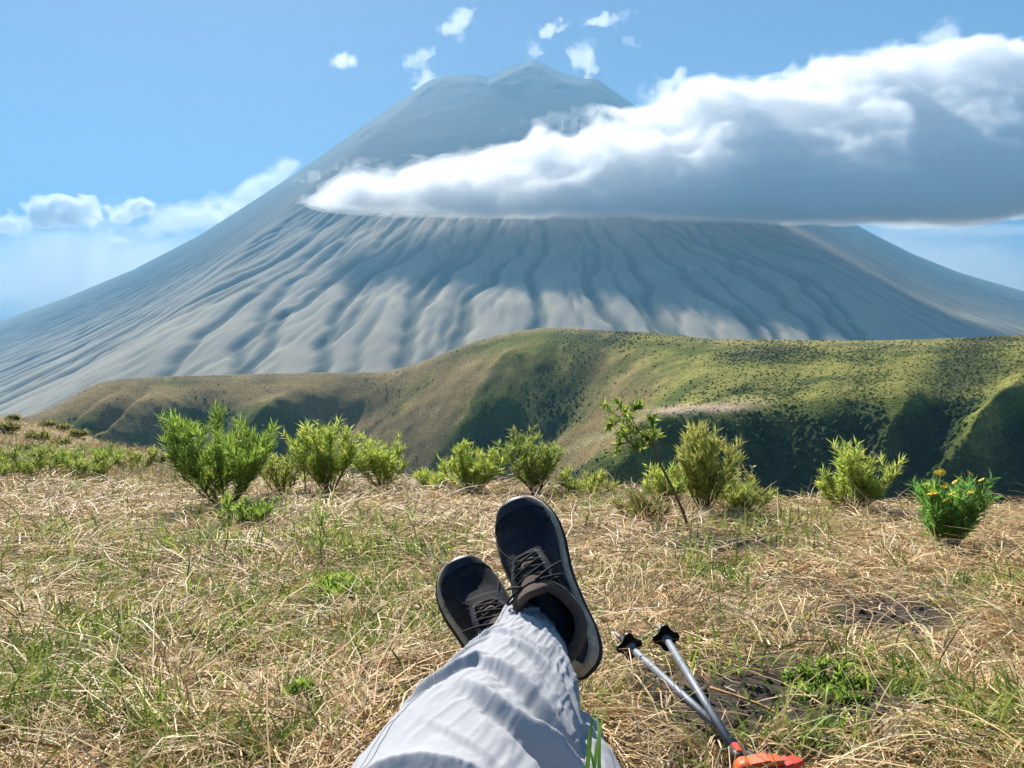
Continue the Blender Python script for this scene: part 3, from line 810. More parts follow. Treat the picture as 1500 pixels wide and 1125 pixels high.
# ------------------------------------------------------------------ bushes
def tube(pts, rad, nside=6, cap=True):
    pts = np.asarray(pts, float); rad = np.broadcast_to(np.asarray(rad, float), (len(pts),))
    T = np.gradient(pts, axis=0); T /= np.linalg.norm(T, axis=1)[:, None] + 1e-12
    up = np.array([0.0, 0, 1]) if abs(T[0][2]) < 0.9 else np.array([1.0, 0, 0])
    Nn = []; u = up
    for t in T:
        u = u - t * (u @ t); u = u / (np.linalg.norm(u) + 1e-12); Nn.append(u)
    Nn = np.array(Nn); B = np.cross(T, Nn)
    a = np.arange(nside) / nside * 2 * np.pi
    V = pts[:, None] + rad[:, None, None] * (np.cos(a)[None, :, None] * Nn[:, None] + np.sin(a)[None, :, None] * B[:, None])
    Fq = grid_faces(len(pts), nside, True)
    V = V.reshape(-1, 3)
    fs = [Fq[:, ::-1]]
    if cap:
        V = np.concatenate([V, pts[:1], pts[-1:]]); n0 = len(pts) * nside
        j = np.arange(nside); k = (j + 1) % nside
        fs.append(np.stack([np.full(nside, n0), k, j], -1)[:, ::-1]); e = (len(pts) - 1) * nside
        fs.append(np.stack([np.full(nside, n0 + 1), e + j, e + k], -1)[:, ::-1])
    return V, fs

def merge(items):
    V = []; tri = []; quad = []; o = 0
    for v, fs in items:
        fs = fs if isinstance(fs, (list, tuple)) else [fs]
        for f in fs:
            if len(f): (tri if f.shape[1] == 3 else quad).append(f + o)
        V.append(v); o += len(v)
    out = []
    if quad: out.append(np.concatenate(quad))
    if tri: out.append(np.concatenate(tri))
    return np.concatenate(V), out

def leaf_arrays(base, dirv, L, W, colr, fold=0.25, bend=0.25):
    """Lance-shaped leaves, two quads each: base, two shoulders, a tip bent down."""
    n = len(base)
    d = dirv / (np.linalg.norm(dirv, axis=1)[:, None] + 1e-9)
    r = rng.standard_normal((n, 3)); s = np.cross(d, r); s /= np.linalg.norm(s, axis=1)[:, None] + 1e-9
    nrm = np.cross(s, d)
    L = L[:, None]; W = W[:, None]
    v0 = base
    m1 = base + d * L * 0.45 + nrm * fold * W
    v1 = base + d * L * 0.40 + s * W * 0.5; v2 = base + d * L * 0.40 - s * W * 0.5
    v3 = base + d * L - nrm * L * bend * 0.4 
    V = np.stack([v0, v1, m1, v2, v3], 1).reshape(-1, 3)
    b = (np.arange(n) * 5)[:, None]
    Fq = np.concatenate([b + np.array([[0, 1, 2, 0]]) * 1], 0)
    T = np.concatenate([b + np.array([[0, 1, 2]]), b + np.array([[0, 2, 3]]), b + np.array([[1, 4, 2]]), b + np.array([[2, 4, 3]])], 0)
    return V, T, np.repeat(colr, 5, 0)

m_leaf = mat_basic('bush_leaf', (.1, .18, .03), 0.5, 0.4, attr='tint', trans=0.6)
m_stem = mat_basic('bush_stem', (.16, .11, .07), 0.9, 0.15, noise=(60, .3))
m_dry = mat_basic('withered_twig', (.26, .19, .12), 0.9, 0.1)
m_yel = mat_basic('yellow_petal', (.80, .55, .03), 0.6, 0.3, trans=0.3)
m_cream = mat_basic('cream_seed_head', (.62, .55, .28), 0.8, 0.2, trans=0.25)

def flower_mesh(size, nb=9):
    """A daisy-like head: a ring of petals round a domed centre."""
    it = []
    for k in range(nb):
        a = 2 * np.pi * k / nb + 0.2 * rng.random(); c, s = math.cos(a), math.sin(a); w = 0.19 * size
        it.append((np.array([[c * .12 * size, s * .12 * size, 0], [c * .4 * size - s * w, s * .4 * size + c * w, .06 * size], [c * .62 * size, s * .62 * size, -.02 * size], [c * .4 * size + s * w, s * .4 * size - c * w, .06 * size]]), np.array([[0, 1, 2, 3]])))
    a = np.arange(7) / 7 * 2 * np.pi
    dv = np.concatenate([np.stack([.2 * size * np.cos(a), .2 * size * np.sin(a), 0 * a], -1), [[0, 0, .16 * size]], [[0, 0, -.22 * size]]])
    j = np.arange(7); k = (j + 1) % 7
    it.append((dv, np.concatenate([np.stack([j, k, np.full(7, 7)], -1), np.stack([k, j, np.full(7, 8)], -1)])))
    return merge(it)

def bush(name, label, px, py, d, w, h, nstem, nleaf, leafL, leafW, pal, seed, group=None, heads=0, head_mat=None, head_size=0.022, lean=0.0, bare=0.25, spread=1.0, bend=0.35, dry=0, up=0.8, cat='bush', stem_r=0.005, tipcol=None, fill=0.5):
    """Stems fan out of one base; leaves stand along their upper parts; w, h in metres."""
    global rng
    keep = rng; rng = np.random.default_rng(seed)
    h *= 1.18; w *= 1.12; nleaf = int(nleaf * 3.6); leafW *= .66; leafL *= 1.08; nstem = int(nstem * 1.35)
    p = on_ground(px, py); q_ = float(p[1]) / d
    if 0.45 < q_ < 1.5: w *= q_; h *= q_; leafL *= q_ ** .6; leafW *= q_ ** .6; head_size *= q_ ** .6; stem_r *= q_ ** .6; d = float(p[1])
    else: p = P(px, py, d)
    base = np.array([p[0], p[1], float(ground_z(p[0], p[1])) - 0.01])
    root = empty(name, base)
    tag(root, label, cat, group, 'thing')
    LB = []; LD = []; tips = []
    for s in range(nstem):
        a = 2 * np.pi * (s + rng.random() * 0.8) / nstem
        rr = (0.25 + 0.75 * rng.random() ** 0.7) * w / 2 * spread
        hh = h * (0.62 + 0.38 * rng.random()) * (1 - 0.30 * (rr / (w / 2)) ** 2)
        tip = np.array([rr * math.cos(a) + lean * hh, rr * math.sin(a) * 0.8, hh])
        t = np.linspace(0, 1, 7)[:, None]
        b0 = np.array([0.03 * math.cos(a), 0.03 * math.sin(a), 0]) * min(1, w)
        pts = b0 + (tip - b0) * t; out = np.array([math.cos(a), math.sin(a), 0])
        pts += out * (np.sin(t * np.pi) * bend * rr * 0.4) + rng.standard_normal((7, 3)) * 0.012 * h * t * (1 - t) * 4
        v, f = tube(pts, np.linspace(stem_r, stem_r * 0.3, 7), 5)
        link('stem', mesh_from('stem', v, f), m_dry if s < dry else m_stem, parent=root)
        if s < dry: continue
        twigs = [pts]
        for q in range(6):
            k = rng.integers(1, 6); a2 = rng.random() * 6.28; ln = h * (0.16 + 0.16 * rng.random())
            e = pts[k] + np.array([math.cos(a2) * ln * 0.7, math.sin(a2) * ln * 0.7, ln])
            tw = pts[k] + (e - pts[k]) * np.linspace(0, 1, 5)[:, None]
            twigs.append(tw)
            v, f = tube(tw, np.linspace(stem_r * .45, stem_r * 0.2, 5), 4)
            LBt = (v, f)
            link('twig', mesh_from('twig', v, f), m_stem, parent=root)
        tips.append(pts[-1])
        for tw in twigs:
            nl = int(nleaf / (nstem - dry) / len(twigs) * (1.6 if tw is pts else 0.85))
            tt = np.clip(bare + (1 - bare) * rng.random(nl) ** fill, 0, 1) if tw is pts else rng.random(nl) ** 0.7
            kk = tt * (len(tw) - 1); i0 = np.clip(kk.astype(int), 0, len(tw) - 2); fr = (kk - i0)[:, None]
            b = tw[i0] * (1 - fr) + tw[i0 + 1] * fr
            ax = tw[i0 + 1] - tw[i0]; ax /= np.linalg.norm(ax, axis=1)[:, None]
            r = rng.standard_normal((nl, 3)); r -= ax * (r * ax).sum(1)[:, None]; r /= np.linalg.norm(r, axis=1)[:, None] + 1e-9
            dv = ax * up + r * (0.55 + 0.8 * rng.random((nl, 1))) + np.array([0, 0, 0.25])
            LB.append(b); LD.append(dv)
    if LB:
        LB = np.concatenate(LB); LD = np.concatenate(LD); n = len(LB)
        pal_ = np.asarray(pal); c = pal_[rng.integers(0, len(pal_), n)] * (0.7 + 0.6 * rng.random((n, 1)))
        if tipcol is not None:
            hz = np.clip((LB[:, 2] / h - 0.55) / 0.4, 0, 1)[:, None] * (rng.random((n, 1)) < 0.6)
            c = c + (np.asarray(tipcol) - c) * hz * 0.7
        v, f, cc = leaf_arrays(LB, LD, leafL * (0.55 + 0.8 * rng.random(n)), leafW * (0.7 + 0.6 * rng.random(n)), np.clip(c * 1.45 * np.array([1.08, 1, .95]), .01, .6))
        link('foliage', mesh_from('foliage', v, f, cc), m_leaf, parent=root, kind='stuff')
    for q in range(heads):
        tp = tips[q % len(tips)] if tips else np.array([0, 0, h])
        v, f = flower_mesh(head_size * (0.8 + 0.4 * rng.random()), 8)
        rot = Matrix.Rotation(rng.uniform(-0.7, 0.7), 4, 'X') @ Matrix.Rotation(rng.uniform(-0.7, 0.7), 4, 'Y')
        R3 = np.array(rot.to_3x3())
        off = np.array([rng.uniform(-.5, .5), rng.uniform(-.5, .5), 0]) * head_size * (3.5 if q >= len(tips) else 1.2) + np.array([0, 0, leafL * (.55 + .7 * rng.random())])
        v = v @ R3.T + tp + off
        link('flower_head', mesh_from('flower_head', v, f), head_mat or m_yel, parent=root)
        st, sf = tube(np.array([tp * 1.0, tp + off * 0.5, tp + off - np.array([0, 0, .12 * head_size])]), 0.0012, 4)
        link('flower_stalk', mesh_from('flower_stalk', st, sf), m_stem, parent=root)
    rng = keep
    return root

MID = [(.17, .29, .045), (.12, .22, .04), (.25, .34, .06), (.09, .16, .03)]
LITE = [(.31, .40, .07), (.22, .33, .06), (.38, .44, .10), (.15, .23, .045)]
OLIVE = [(.25, .29, .08), (.18, .22, .07), (.32, .32, .12), (.12, .15, .05)]
GRASSY = [(.12, .15, .04), (.09, .12, .03), (.18, .19, .07), (.3, .25, .13)]
BG = 'bushes along the brow of the knoll'
def PXM(px, d): return px * d / F     # pixels to metres at a distance
bush('bush', 'large dense green bush, the biggest one left of the shoes', 330, 742, 4.6, PXM(150, 4.6), PXM(128, 4.6), 13, 2300, .062, .009, MID, 201, BG, 5, m_cream, .016, 0, .12, 1.05, .3, 0, 1.0)
bush('bush', 'airy bush with a tall leafy shoot on its left side', 482, 722, 5.2, PXM(105, 5.2), PXM(92, 5.2), 9, 1100, .055, .010, LITE, 202, BG, 5, m_cream, .018, -.05, .3, 1.0, .3, 1, .8)
bush('bush', 'narrow upright green bush right of the airy one with the tall shoot', 560, 716, 5.4, PXM(84, 5.4), PXM(74, 5.4), 8, 850, .05, .009, LITE, 203, BG, 3, m_cream, .016, 0, .25, 1.0, .3, 1, .8)
bush('bush', 'rounded yellow green bush just left of the raised shoe tip', 690, 722, 5.3, PXM(90, 5.3), PXM(68, 5.3), 9, 950, .05, .009, LITE, 204, BG, 0, None, .016, .05, .15, 1.1, .3, 0, .8)
bush('bush', 'bush with dull yellow heads right behind the raised shoe tip', 785, 722, 5.4, PXM(95, 5.4), PXM(84, 5.4), 10, 1000, .05, .009, MID + OLIVE, 205, BG, 8, m_yel, .016, -.05, .25, 1.0, .3, 1, .8)
bush('bush', 'low spreading green bush between the shoe tip and the crooked stem plant', 850, 728, 5.3, PXM(95, 5.3), PXM(34, 5.3), 8, 600, .045, .009, OLIVE + LITE, 206, BG, 0, None, .016, 0, .1, 1.1)
bush('bush', 'dense bush with cream yellow seed heads beside the crooked stem plant', 1030, 752, 4.9, PXM(95, 4.9), PXM(112, 4.9), 12, 1500, .055, .008, OLIVE + LITE, 207, BG, 14, m_cream, .02, 0, .3, .9, .2, 2, 1.2, tipcol=(.36, .34, .12))
bush('bush', 'small green bush at the left foot of the cream headed bush', 975, 742, 5.0, PXM(62, 5.0), PXM(62, 5.0), 7, 520, .05, .009, LITE, 208, BG, 0, None, .016, 0, .3, 1.0, .3, 1)
bush('bush', 'pale green two humped bush alone against the dark ravine', 1252, 748, 5.0, PXM(84, 5.0), PXM(84, 5.0), 9, 950, .058, .011, LITE, 209, BG, 7, m_cream, .018, .1, .3, 1.05, .4, 1, .8)
bush('bush', 'dark green bush with bright yellow daisies furthest to the right', 1388, 806, 4.1, PXM(122, 4.1), PXM(102, 4.1), 10, 1000, .05, .010, [(.11, .25, .055), (.17, .33, .06), (.08, .17, .045)], 210, BG, 18, m_yel, .034, .06, .32, .95, .5, 2, .9)
bush('bush', 'low scraggly olive bush on the left edge of the flat grass', 130, 702, 7.6, PXM(110, 7.6), PXM(48, 7.6), 9, 1000, .055, .010, OLIVE + MID, 211, BG, 0, None, .016, 0, .05, 1.1)
bush('bush', 'small low bush between the scraggly olive bush and the largest bush', 205, 690, 8.2, PXM(70, 8.2), PXM(34, 8.2), 7, 520, .055, .011, OLIVE, 212, BG, 0, None, .016, 0, .05, 1.1)
bush('bush', 'grassy low bush cut by the left edge of the view', 30, 700, 8.0, PXM(120, 8.0), PXM(40, 8.0), 9, 900, .06, .010, OLIVE + MID, 213, BG, 0, None, .016, 0, .05, 1.1)
bush('bush', 'short green sprigs in front of the largest bush', 365, 775, 3.9, PXM(80, 3.9), PXM(52, 3.9), 8, 420, .035, .008, MID, 214, BG, 0, None, .016, 0, .1, 1.1)
bush('bush', 'straggly bush half withered between the largest bush and the airy one', 415, 728, 5.3, PXM(60, 5.3), PXM(66, 5.3), 7, 380, .05, .009, LITE + OLIVE, 215, BG, 2, m_cream, .014, -.1, .3, 1.0, .3, 2)
bush('bush', 'grassy yellow green tuft bush right of the cream headed bush', 1085, 752, 4.9, PXM(70, 4.9), PXM(48, 4.9), 8, 480, .06, .007, OLIVE + LITE, 216, BG, 0, None, .016, 0, .1, 1.1, .3, 1, 1.2)
bush('bush', 'bristly low bush at the foot of the crooked stem', 945, 768, 4.6, PXM(78, 4.6), PXM(52, 4.6), 9, 420, .05, .006, GRASSY, 217, BG, 0, None, .016, 0, .1, 1.1, .3, 3, 1.2)
bush('bush', 'slim sprig with two seed heads standing before the dark ravine', 1094, 742, 4.8, PXM(30, 4.8), PXM(60, 4.8), 3, 90, .03, .007, OLIVE, 218, BG, 6, m_cream, .02, .05, .4, 1.0)
bush('bush', 'tiny green bush between the two humped bush and the daisy bush', 1225, 742, 5.1, PXM(44, 5.1), PXM(42, 5.1), 6, 320, .05, .011, LITE, 219, BG, 0, None, .016, -.05, .2, 1.1)
bush('bush', 'low green growth behind the straw left of the crooked stem plant', 635, 716, 5.6, PXM(60, 5.6), PXM(28, 5.6), 6, 300, .05, .008, LITE, 220, BG, 0, None, .016, 0, .05, 1.2)

# the plant with a crooked bare stem and a tuft of leaves held high
def crooked():
    global rng
    keep = rng; rng = np.random.default_rng(230)
    b = P(1013, 786, 4.3); b = on_ground(1013, 786); DC = float(b[1]); gz = float(ground_z(b[0], b[1])); b = np.array([b[0], b[1], gz - .01])
    root = empty('crooked_plant', b); tag(root, 'plant with a crooked bare stem leaning left, leaves only at its top', 'plant', None, 'thing')
    pix = [(1013, 786), (1000, 748), (985, 715), (968, 682), (958, 655), (935, 630), (915, 610)]
    pts = np.array([P(x, y, DC + 0.03 * k) for k, (x, y) in enumerate(pix)]) - b; pts[0] = 0
    v, f = tube(pts, np.linspace(.008, .003, len(pts)), 6); link('stem', mesh_from('stem', v, f), m_stem, parent=root)
    LB = []; LD = []
    ends = [(888, 600), (905, 592), (938, 595), (955, 615), (962, 640), (890, 625), (930, 655), (915, 640), (905, 660), (945, 640)]
    for k, (x, y) in enumerate(ends):
        e = P(x, y, DC + .12 + rng.uniform(-.1, .1)) - b; s = pts[4 + (k % 3)]
        tw = s + (e - s) * np.linspace(0, 1, 6)[:, None] + np.array([0, 0, .02]) * np.sin(np.linspace(0, np.pi, 6))[:, None]
        v, f = tube(tw, np.linspace(.0025, .001, 6), 4); link('twig', mesh_from('twig', v, f), m_stem, parent=root)
        nl = 62; t = 0.25 + .8 * rng.random(nl) ** .8
        b_ = s + (e - s) * t[:, None]; LB.append(b_); LD.append((e - s) / np.linalg.norm(e - s) * .6 + rng.standard_normal((nl, 3)) * .55 + np.array([0, 0, .35]))
        if k in (0, 1, 2):
            v, f = flower_mesh(.022); link('flower_head', mesh_from('flower_head', v + e + np.array([0, 0, .03]), f), m_yel, parent=root)
    LB = np.concatenate(LB); LD = np.concatenate(LD); n = len(LB)
    c = np.array(LITE)[rng.integers(0, 4, n)] * (.7 + .6 * rng.random((n, 1)))
    v, f, cc = leaf_arrays(LB, LD, .05 * (.5 + .8 * rng.random(n)), .011 * (.7 + .6 * rng.random(n)), c)
    link('foliage', mesh_from('foliage', v, f, cc), m_leaf, parent=root, kind='stuff')
    rng = keep
crooked()
# the tall shoot of the airy bush stands apart
bush('shoot', 'single tall leafy shoot rising left of the airy bush', 447, 722, 5.2, PXM(34, 5.2), PXM(106, 5.2), 2, 190, .05, .010, LITE, 231, None, 0, None, .016, -.16, .45, 1.0, .2, 0, .9, cat='shoot')
bush('weed', 'slim upright weed with a bare reddish stalk in the straw, left of the shoes', 471, 834, 2.15, PXM(14, 2.15), PXM(108, 2.15), 2, 46, .03, .005, MID, 232, None, 0, None, .016, 0, .45, 1.0, .1, 0, 1.6, cat='weed', stem_r=.0022)
bush('weed', 'small dark leaved weed on the bare soil beside the trekking poles', 1215, 1018, 1.23, PXM(112, 1.23), PXM(40, 1.23), 11, 560, .014, .007, [(.12, .21, .04), (.16, .27, .05), (.22, .32, .06)], 233, None, 0, None, .01, 0, .1, 1.2, .5, 0, .5, cat='weed', stem_r=.0014)
bush('weed', 'round leafy weed in the straw at the left of the trouser leg', 438, 1032, 1.2, PXM(50, 1.2), PXM(36, 1.2), 8, 260, .016, .008, MID, 234, None, 0, None, .01, 0, .1, 1.1, .4, 0, .6, cat='weed', stem_r=.0012)
bush('weed', 'low weed with fine leaves in the straw below the slim upright one', 500, 880, 1.75, PXM(80, 1.75), PXM(44, 1.75), 9, 330, .022, .006, MID + LITE, 235, None, 0, None, .01, 0, .1, 1.1, .4, 0, .7, cat='weed', stem_r=.0012)

# dark low shrubs dotted over the slope on the left
SL = 'shrubs dotted over the left slope'
rs_ = np.random.default_rng(77)
spots = [(12, 634, 21, 40, 22, 'shrub at the left edge of the view, halfway down the pale slope'), (54, 646, 18, 46, 24, 'widest dark shrub in the middle of the pale slope at the left'),
         (36, 664, 14.5, 36, 20, 'shrub on the lower pale slope just under the widest dark one'), (90, 655, 15.5, 34, 22, 'shrub on the pale slope just right of the widest dark one'),
         (68, 622, 22, 26, 14, 'small shrub high on the pale slope, near its brow'), (114, 640, 18, 30, 14, 'shrub close under the brow line of the pale slope'),
         (20, 612, 24, 24, 14, 'topmost small shrub on the pale slope by the left edge'), (64, 680, 11, 52, 26, 'shrub at the foot of the pale slope, behind the low bushes'),
         (150, 668, 12.5, 40, 22, 'shrub on the brow of the pale slope above the scraggly olive bush'), (232, 680, 9.0, 44, 22, 'last shrub of the pale slope, next to the largest bush'),
         (178, 672, 11.5, 34, 20, 'shrub on the brow between the scraggly olive bush and the small low one'), (92, 630, 20.5, 22, 12, 'tiny shrub right on the brow of the pale slope')]
for k, (x, y, d, wpx, hpx, lab) in enumerate(spots):
    bush('shrub', 'dark olive ' + lab if 'dark' not in lab else lab, x, y, d, PXM(wpx * .7, d), PXM(hpx * .5, d), 5, 160, .10 * d / 16, .036 * d / 16, [(.15, .17, .06), (.20, .20, .08), (.11, .13, .05)], 300 + k, SL, 0, None, .01, 0, .02, 1.2, .3, 0, .5, cat='shrub')

# tufts of fresh yellow green blades and small red blossoms
def tuft(label, px, py, n, L, W, az, spread, e, seed, colr=None, lift=0.0, at=None):
    global rng
    keep = rng; rng = np.random.default_rng(seed)
    p = on_ground(px, py) if at is None else np.asarray(at, float)
    root = empty('grass_tuft', (p[0], p[1], p[2])); tag(root, label, 'grass tuft', None, 'thing')
    for k in range(n):
        x = np.array([rng.normal(0, .012)]); y = np.array([rng.normal(0, .012)])
        c = np.array([colr if colr is not None else (.34, .40, .05)]) * (.8 + .4 * rng.random())
        v, q, cc = strands(x, y, np.array([L * (.6 + .6 * rng.random())]), np.array([W * (.7 + .5 * rng.random())]), np.array([az + spread * rng.standard_normal()]), np.array([e * (.7 + .5 * rng.random())]), np.array([.22]), np.array([0.0]), c, 4, .12, taper=.08, zfun=lambda a, b: a * 0 + lift)
        link('blade', mesh_from('blade', v, q, cc), m_blade, parent=root)
    rng = keep
tuft('flattened tuft of yellow green blades below the largest bush', 372, 822, 9, .20, .006, -2.4 + 1.9, .12, .5, 401)
tuft('yellow green blades pointing left, above the flattened tuft', 262, 772, 9, .22, .006, -1.2, .35, .45, 402)
tuft('broad dark green blades beside the yellow green ones', 285, 768, 8, .16, .007, -.4, .5, .8, 403, (.09, .16, .03))
tuft('bright green blades standing up at the bottom edge before the knee', 858, 1128, 6, .07, .0045, 0.0, .6, 1.35, 404, (.16, .30, .03), at=(.062, .56, .262))
tuft('spray of green blades in the straw at the far bottom left', 160, 1095, 10, .08, .004, 0.3, 1.0, .9, 405, (.18, .28, .04))
tuft('upright green blades right of the trekking poles', 1212, 1075, 6, .055, .004, .1, .4, 1.3, 406, (.24, .30, .05))
tuft('green blades beside the heel of the raised shoe', 868, 955, 7, .06, .004, .2, .5, 1.2, 407, (.22, .33, .04))
m_red = mat_basic('red_petal', (.55, .06, .05), 0.6, 0.3, trans=.3)
def blossom(label, px, py, h, size, seed):
    global rng
    keep = rng; rng = np.random.default_rng(seed)
    p = on_ground(px, py); root = empty('red_blossom', tuple(p)); tag(root, label, 'flower', None, 'thing')
    v, f = tube(np.array([[0, 0, -.01], [.002, 0, h * .5], [0, 0, h]]), .0009, 4); link('stem', mesh_from('stem', v, f), m_stem, parent=root)
    for k in range(5):
        a = 2 * np.pi * k / 5; c, s = math.cos(a), math.sin(a); w = .38 * size
        v = np.array([[0, 0, 0], [c * .5 * size - s * w, s * .5 * size + c * w, .25 * size], [c * size, s * size, .3 * size], [c * .5 * size + s * w, s * .5 * size - c * w, .25 * size]]) + np.array([0, 0, h])
        link('petal', mesh_from('petal', v, np.array([[0, 1, 2, 3]])), m_red, parent=root)
    rng = keep
blossom('small red blossom under the round leafy weed, nearest of the red ones', 215, 1034, .02, .008, 501)
blossom('small red blossom in the straw halfway to the shoes', 364, 914, .02, .008, 502)
blossom('tiny red blossom beside the slim upright weed', 466, 806, .02, .010, 503)
blossom('tiny red blossom above the dark leaved weed by the poles', 1176, 996, .025, .005, 504)

# single long stalks that catch the eye
def stalk(label, pix, r, colr, seed, z=0.02, name='stalk'):
    pts = []
    for k, (x, y) in enumerate(pix):
        p = on_ground(x, y); pts.append([p[0], p[1], p[2] + z * (0.6 + 0.4 * math.sin(k * 1.7 + seed))])
    pts = np.array(pts); t = np.linspace(0, len(pts) - 1, 18)
    pts = np.stack([pchip(np.arange(len(pts)), pts[:, k], t) for k in range(3)], -1)
    v, f = tube(pts, np.linspace(r, r * .5, len(pts)), 5)
    m = mat_basic('stalk_skin', colr, .75, .25, noise=(90, .35))
    o = link(name, mesh_from(name, v, f), m); tag(o, label, 'stalk', None, 'thing')
stalk('long orange brown stalk lying across the bare soil right of the poles', [(1040, 1022), (1115, 1046), (1180, 1070), (1240, 1088), (1330, 1115)], .0026, (.36, .22, .08), 1)
stalk('thin dark stalk rising in an arc from the straw right of the raised shoe', [(930, 858), (965, 868), (1000, 885), (1030, 910)], .0022, (.16, .08, .05), 2, .035)
stalk('reddish stalk lying in the straw at the bottom left', [(215, 1118), (290, 1104), (370, 1090), (425, 1065)], .0018, (.28, .09, .05), 3)
stalk('brown twig bending through the straw at the bottom left corner', [(20, 1018), (100, 1032), (160, 1055), (200, 1088), (225, 1120)], .0020, (.20, .14, .09), 4)
stalk('pale twig lying in the straw beside the reddish stalk', [(225, 1072), (250, 1098), (282, 1124)], .0022, (.36, .30, .25), 5)
stalk('thin orange stalk lying in the straw at the left edge', [(0, 1048), (40, 1042), (100, 1026), (180, 1018)], .0015, (.38, .20, .07), 6)
stalk('straw stalk pointing at the raised shoe from the right', [(845, 838), (900, 836), (960, 842)], .0020, (.42, .28, .16), 7, .03)
stalk('arched reddish straw lying right of the raised shoe', [(838, 862), (870, 845), (905, 838), (930, 846)], .0018, (.36, .18, .10), 8, .03)
# ------------------------------------------------------------------ the person: legs stretched out, crossed at the ankles
m_cloth = mat_basic('trouser_cloth', (.345, .355, .385), 0.9, 0.15, noise=(14, .05), bump=(55, .35, .0022))
def catmull(pts, n):
    pts = np.asarray(pts, float); s = np.concatenate([[0], np.cumsum(np.linalg.norm(np.diff(pts[:, :3], axis=0), axis=1))])
    t = np.concatenate([np.linspace(0, .45, n // 6), np.linspace(.455, s[-1], n - n // 6)])
    return np.stack([pchip(s, pts[:, k], t) for k in range(pts.shape[1])], -1), t

def trouser_leg(ctrl, folds, seed, ns=480, nphi=240):
    """ctrl: x, y, z, half width, half height along the leg from hip to ankle; folds: creases in the cloth."""
    C_, s = catmull(ctrl, ns)
    for _ in range(40): C_[1:-1] = .5 * C_[1:-1] + .25 * C_[:-2] + .25 * C_[2:]
    c = C_[:, :3]; T = np.gradient(c, axis=0); T /= np.linalg.norm(T, axis=1)[:, None]
    side = np.cross(T, np.array([0, 0, 1.0])); side /= np.linalg.norm(side, axis=1)[:, None]   # to the right
    upv = np.cross(side, T)
    phi = np.concatenate([np.linspace(-.7, 3.6, nphi - 40), np.linspace(3.6, 2 * np.pi - .7, 42)[1:-1]])                                                    # 0 right, pi/2 top
    S_, Ph = np.meshgrid(s, phi, indexing='ij')
    ca, sa = np.cos(Ph), np.sin(Ph)
    disp = np.zeros_like(S_)
    for s0, ph0, slope, wdt, amp, half, curv in folds:
        q = Ph - ph0; q = (q + np.pi) % (2 * np.pi) - np.pi
        line = s0 + slope * q + curv * q * q
        line = line + .006 * np.sin(q * 3.1 + s0 * 90)
        u = (S_ - line) / (wdt * .85)
        win = np.exp(-(q / half) ** 4)
        disp += 1.2 * amp * win * (np.exp(-np.abs(u) ** 1.15) - 0.8 * np.exp(-((u + 1.25) / .8) ** 2))
    cx_ = np.cos(Ph) * .09; sx_ = np.sin(Ph) * .09
    disp += .0014 * fbm(S_ * 22 + 60 * cx_, cx_ * 26 + S_ * 8, sx_ * 26, seed, 3)
    disp += .0016 * fbm(S_ * 13, cx_ * 16, sx_ * 16, seed + 6, 2) - .0042 * np.abs(fbm(S_ * 5.5 + 12 * cx_, 60 * cx_ - S_ * 11, 60 * sx_ + S_ * 5, seed + 9, 3)) ** .6
    W = C_[:, 3][:, None] + disp; Hh = C_[:, 4][:, None] + disp
    V = c[:, None] + side[:, None] * (ca * W)[..., None] + upv[:, None] * (sa * Hh)[..., None]
    return V.reshape(-1, 3), [grid_faces(ns, nphi, True)[:, ::-1]]

def PV(px, py, d, w, h): p = P(px, py, d); return [p[0], p[1], p[2], w, h]
leftc = [[-.11, -.02, .14, .105, .105], [-.112, .20, .165, .112, .102], [-.098, .40, .172, .118, .100], PV(648, 1302, .60, .124, .096), PV(682, 1168, .72, .118, .088), PV(727, 1066, .84, .097, .076), PV(750, 1004, .94, .082, .066), PV(768, 954, 1.04, .059, .054), PV(774, 908, 1.12, .041, .042), PV(779, 882, 1.155, .034, .036), PV(782, 855, 1.19, .030, .032)]
rightc = [[.12, -.02, .13, .10, .10], [.105, .20, .14, .098, .096], [.085, .42, .140, .098, .092], [.050, .62, .125, .097, .088], P(812, 1240, .73).tolist() + [.094, .082], P(801, 1138, .85).tolist() + [.084, .074], P(782, 1066, .97).tolist() + [.064, .060], [.026, 1.04, .092, .050, .050], [.024, 1.10, .100, .040, .040]]
fr = np.random.default_rng(5)
pi = np.pi
# s0, phi0, slope (how far the crease runs along the leg as it goes round), width, depth, half length round the leg, bend
folds_l = [(.835, 1.10, .070, .016, .0100, .75, .0), (.755, 1.00, .085, .019, .0120, .72, .0), (.715, .62, .08, .015, .0085, .42, .0), (.655, 1.80, .035, .017, .0070, .60, .012), (.862, 2.2, -.08, .016, .0085, .42, .0), (.915, 1.05, .08, .014, .0060, .55, .0),
           (.985, 1.6, .05, .012, .0035, .55, .0), (1.05, 1.3, .07, .010, .0035, .5, .0), (1.11, 1.5, -.05, .008, .0030, .6, .0), (.57, 1.35, .06, .018, .007, .8, .01), (.47, 1.6, .04, .018, .007, .9, .01),
           (.80, .25, .11, .012, .0055, .4, .0), (.90, .3, .11, .011, .0050, .4, .0), (.96, .25, .10, .010, .0040, .4, .0), (.945, 2.4, -.09, .010, .0045, .4, .0), (.69, 1.4, .10, .012, .0025, .5, .0), (1.00, 2.3, -.08, .009, .0035, .4, 0)]
folds_r = [(.3 + .055 * k, fr.uniform(.3, 2.0), fr.uniform(-.06, .08), .013, fr.uniform(.005, .009), .8, .005) for k in range(16)]
person = empty('person', (0, 0.0, 0.0))
tag(person, 'person lying back with legs stretched out and crossed, grey trousers, dark walking shoes', 'person', None, 'thing')
Vl, Fl = trouser_leg(leftc, folds_l, 31); Vr, Fr = trouser_leg(rightc, folds_r, 32, 220, 130)
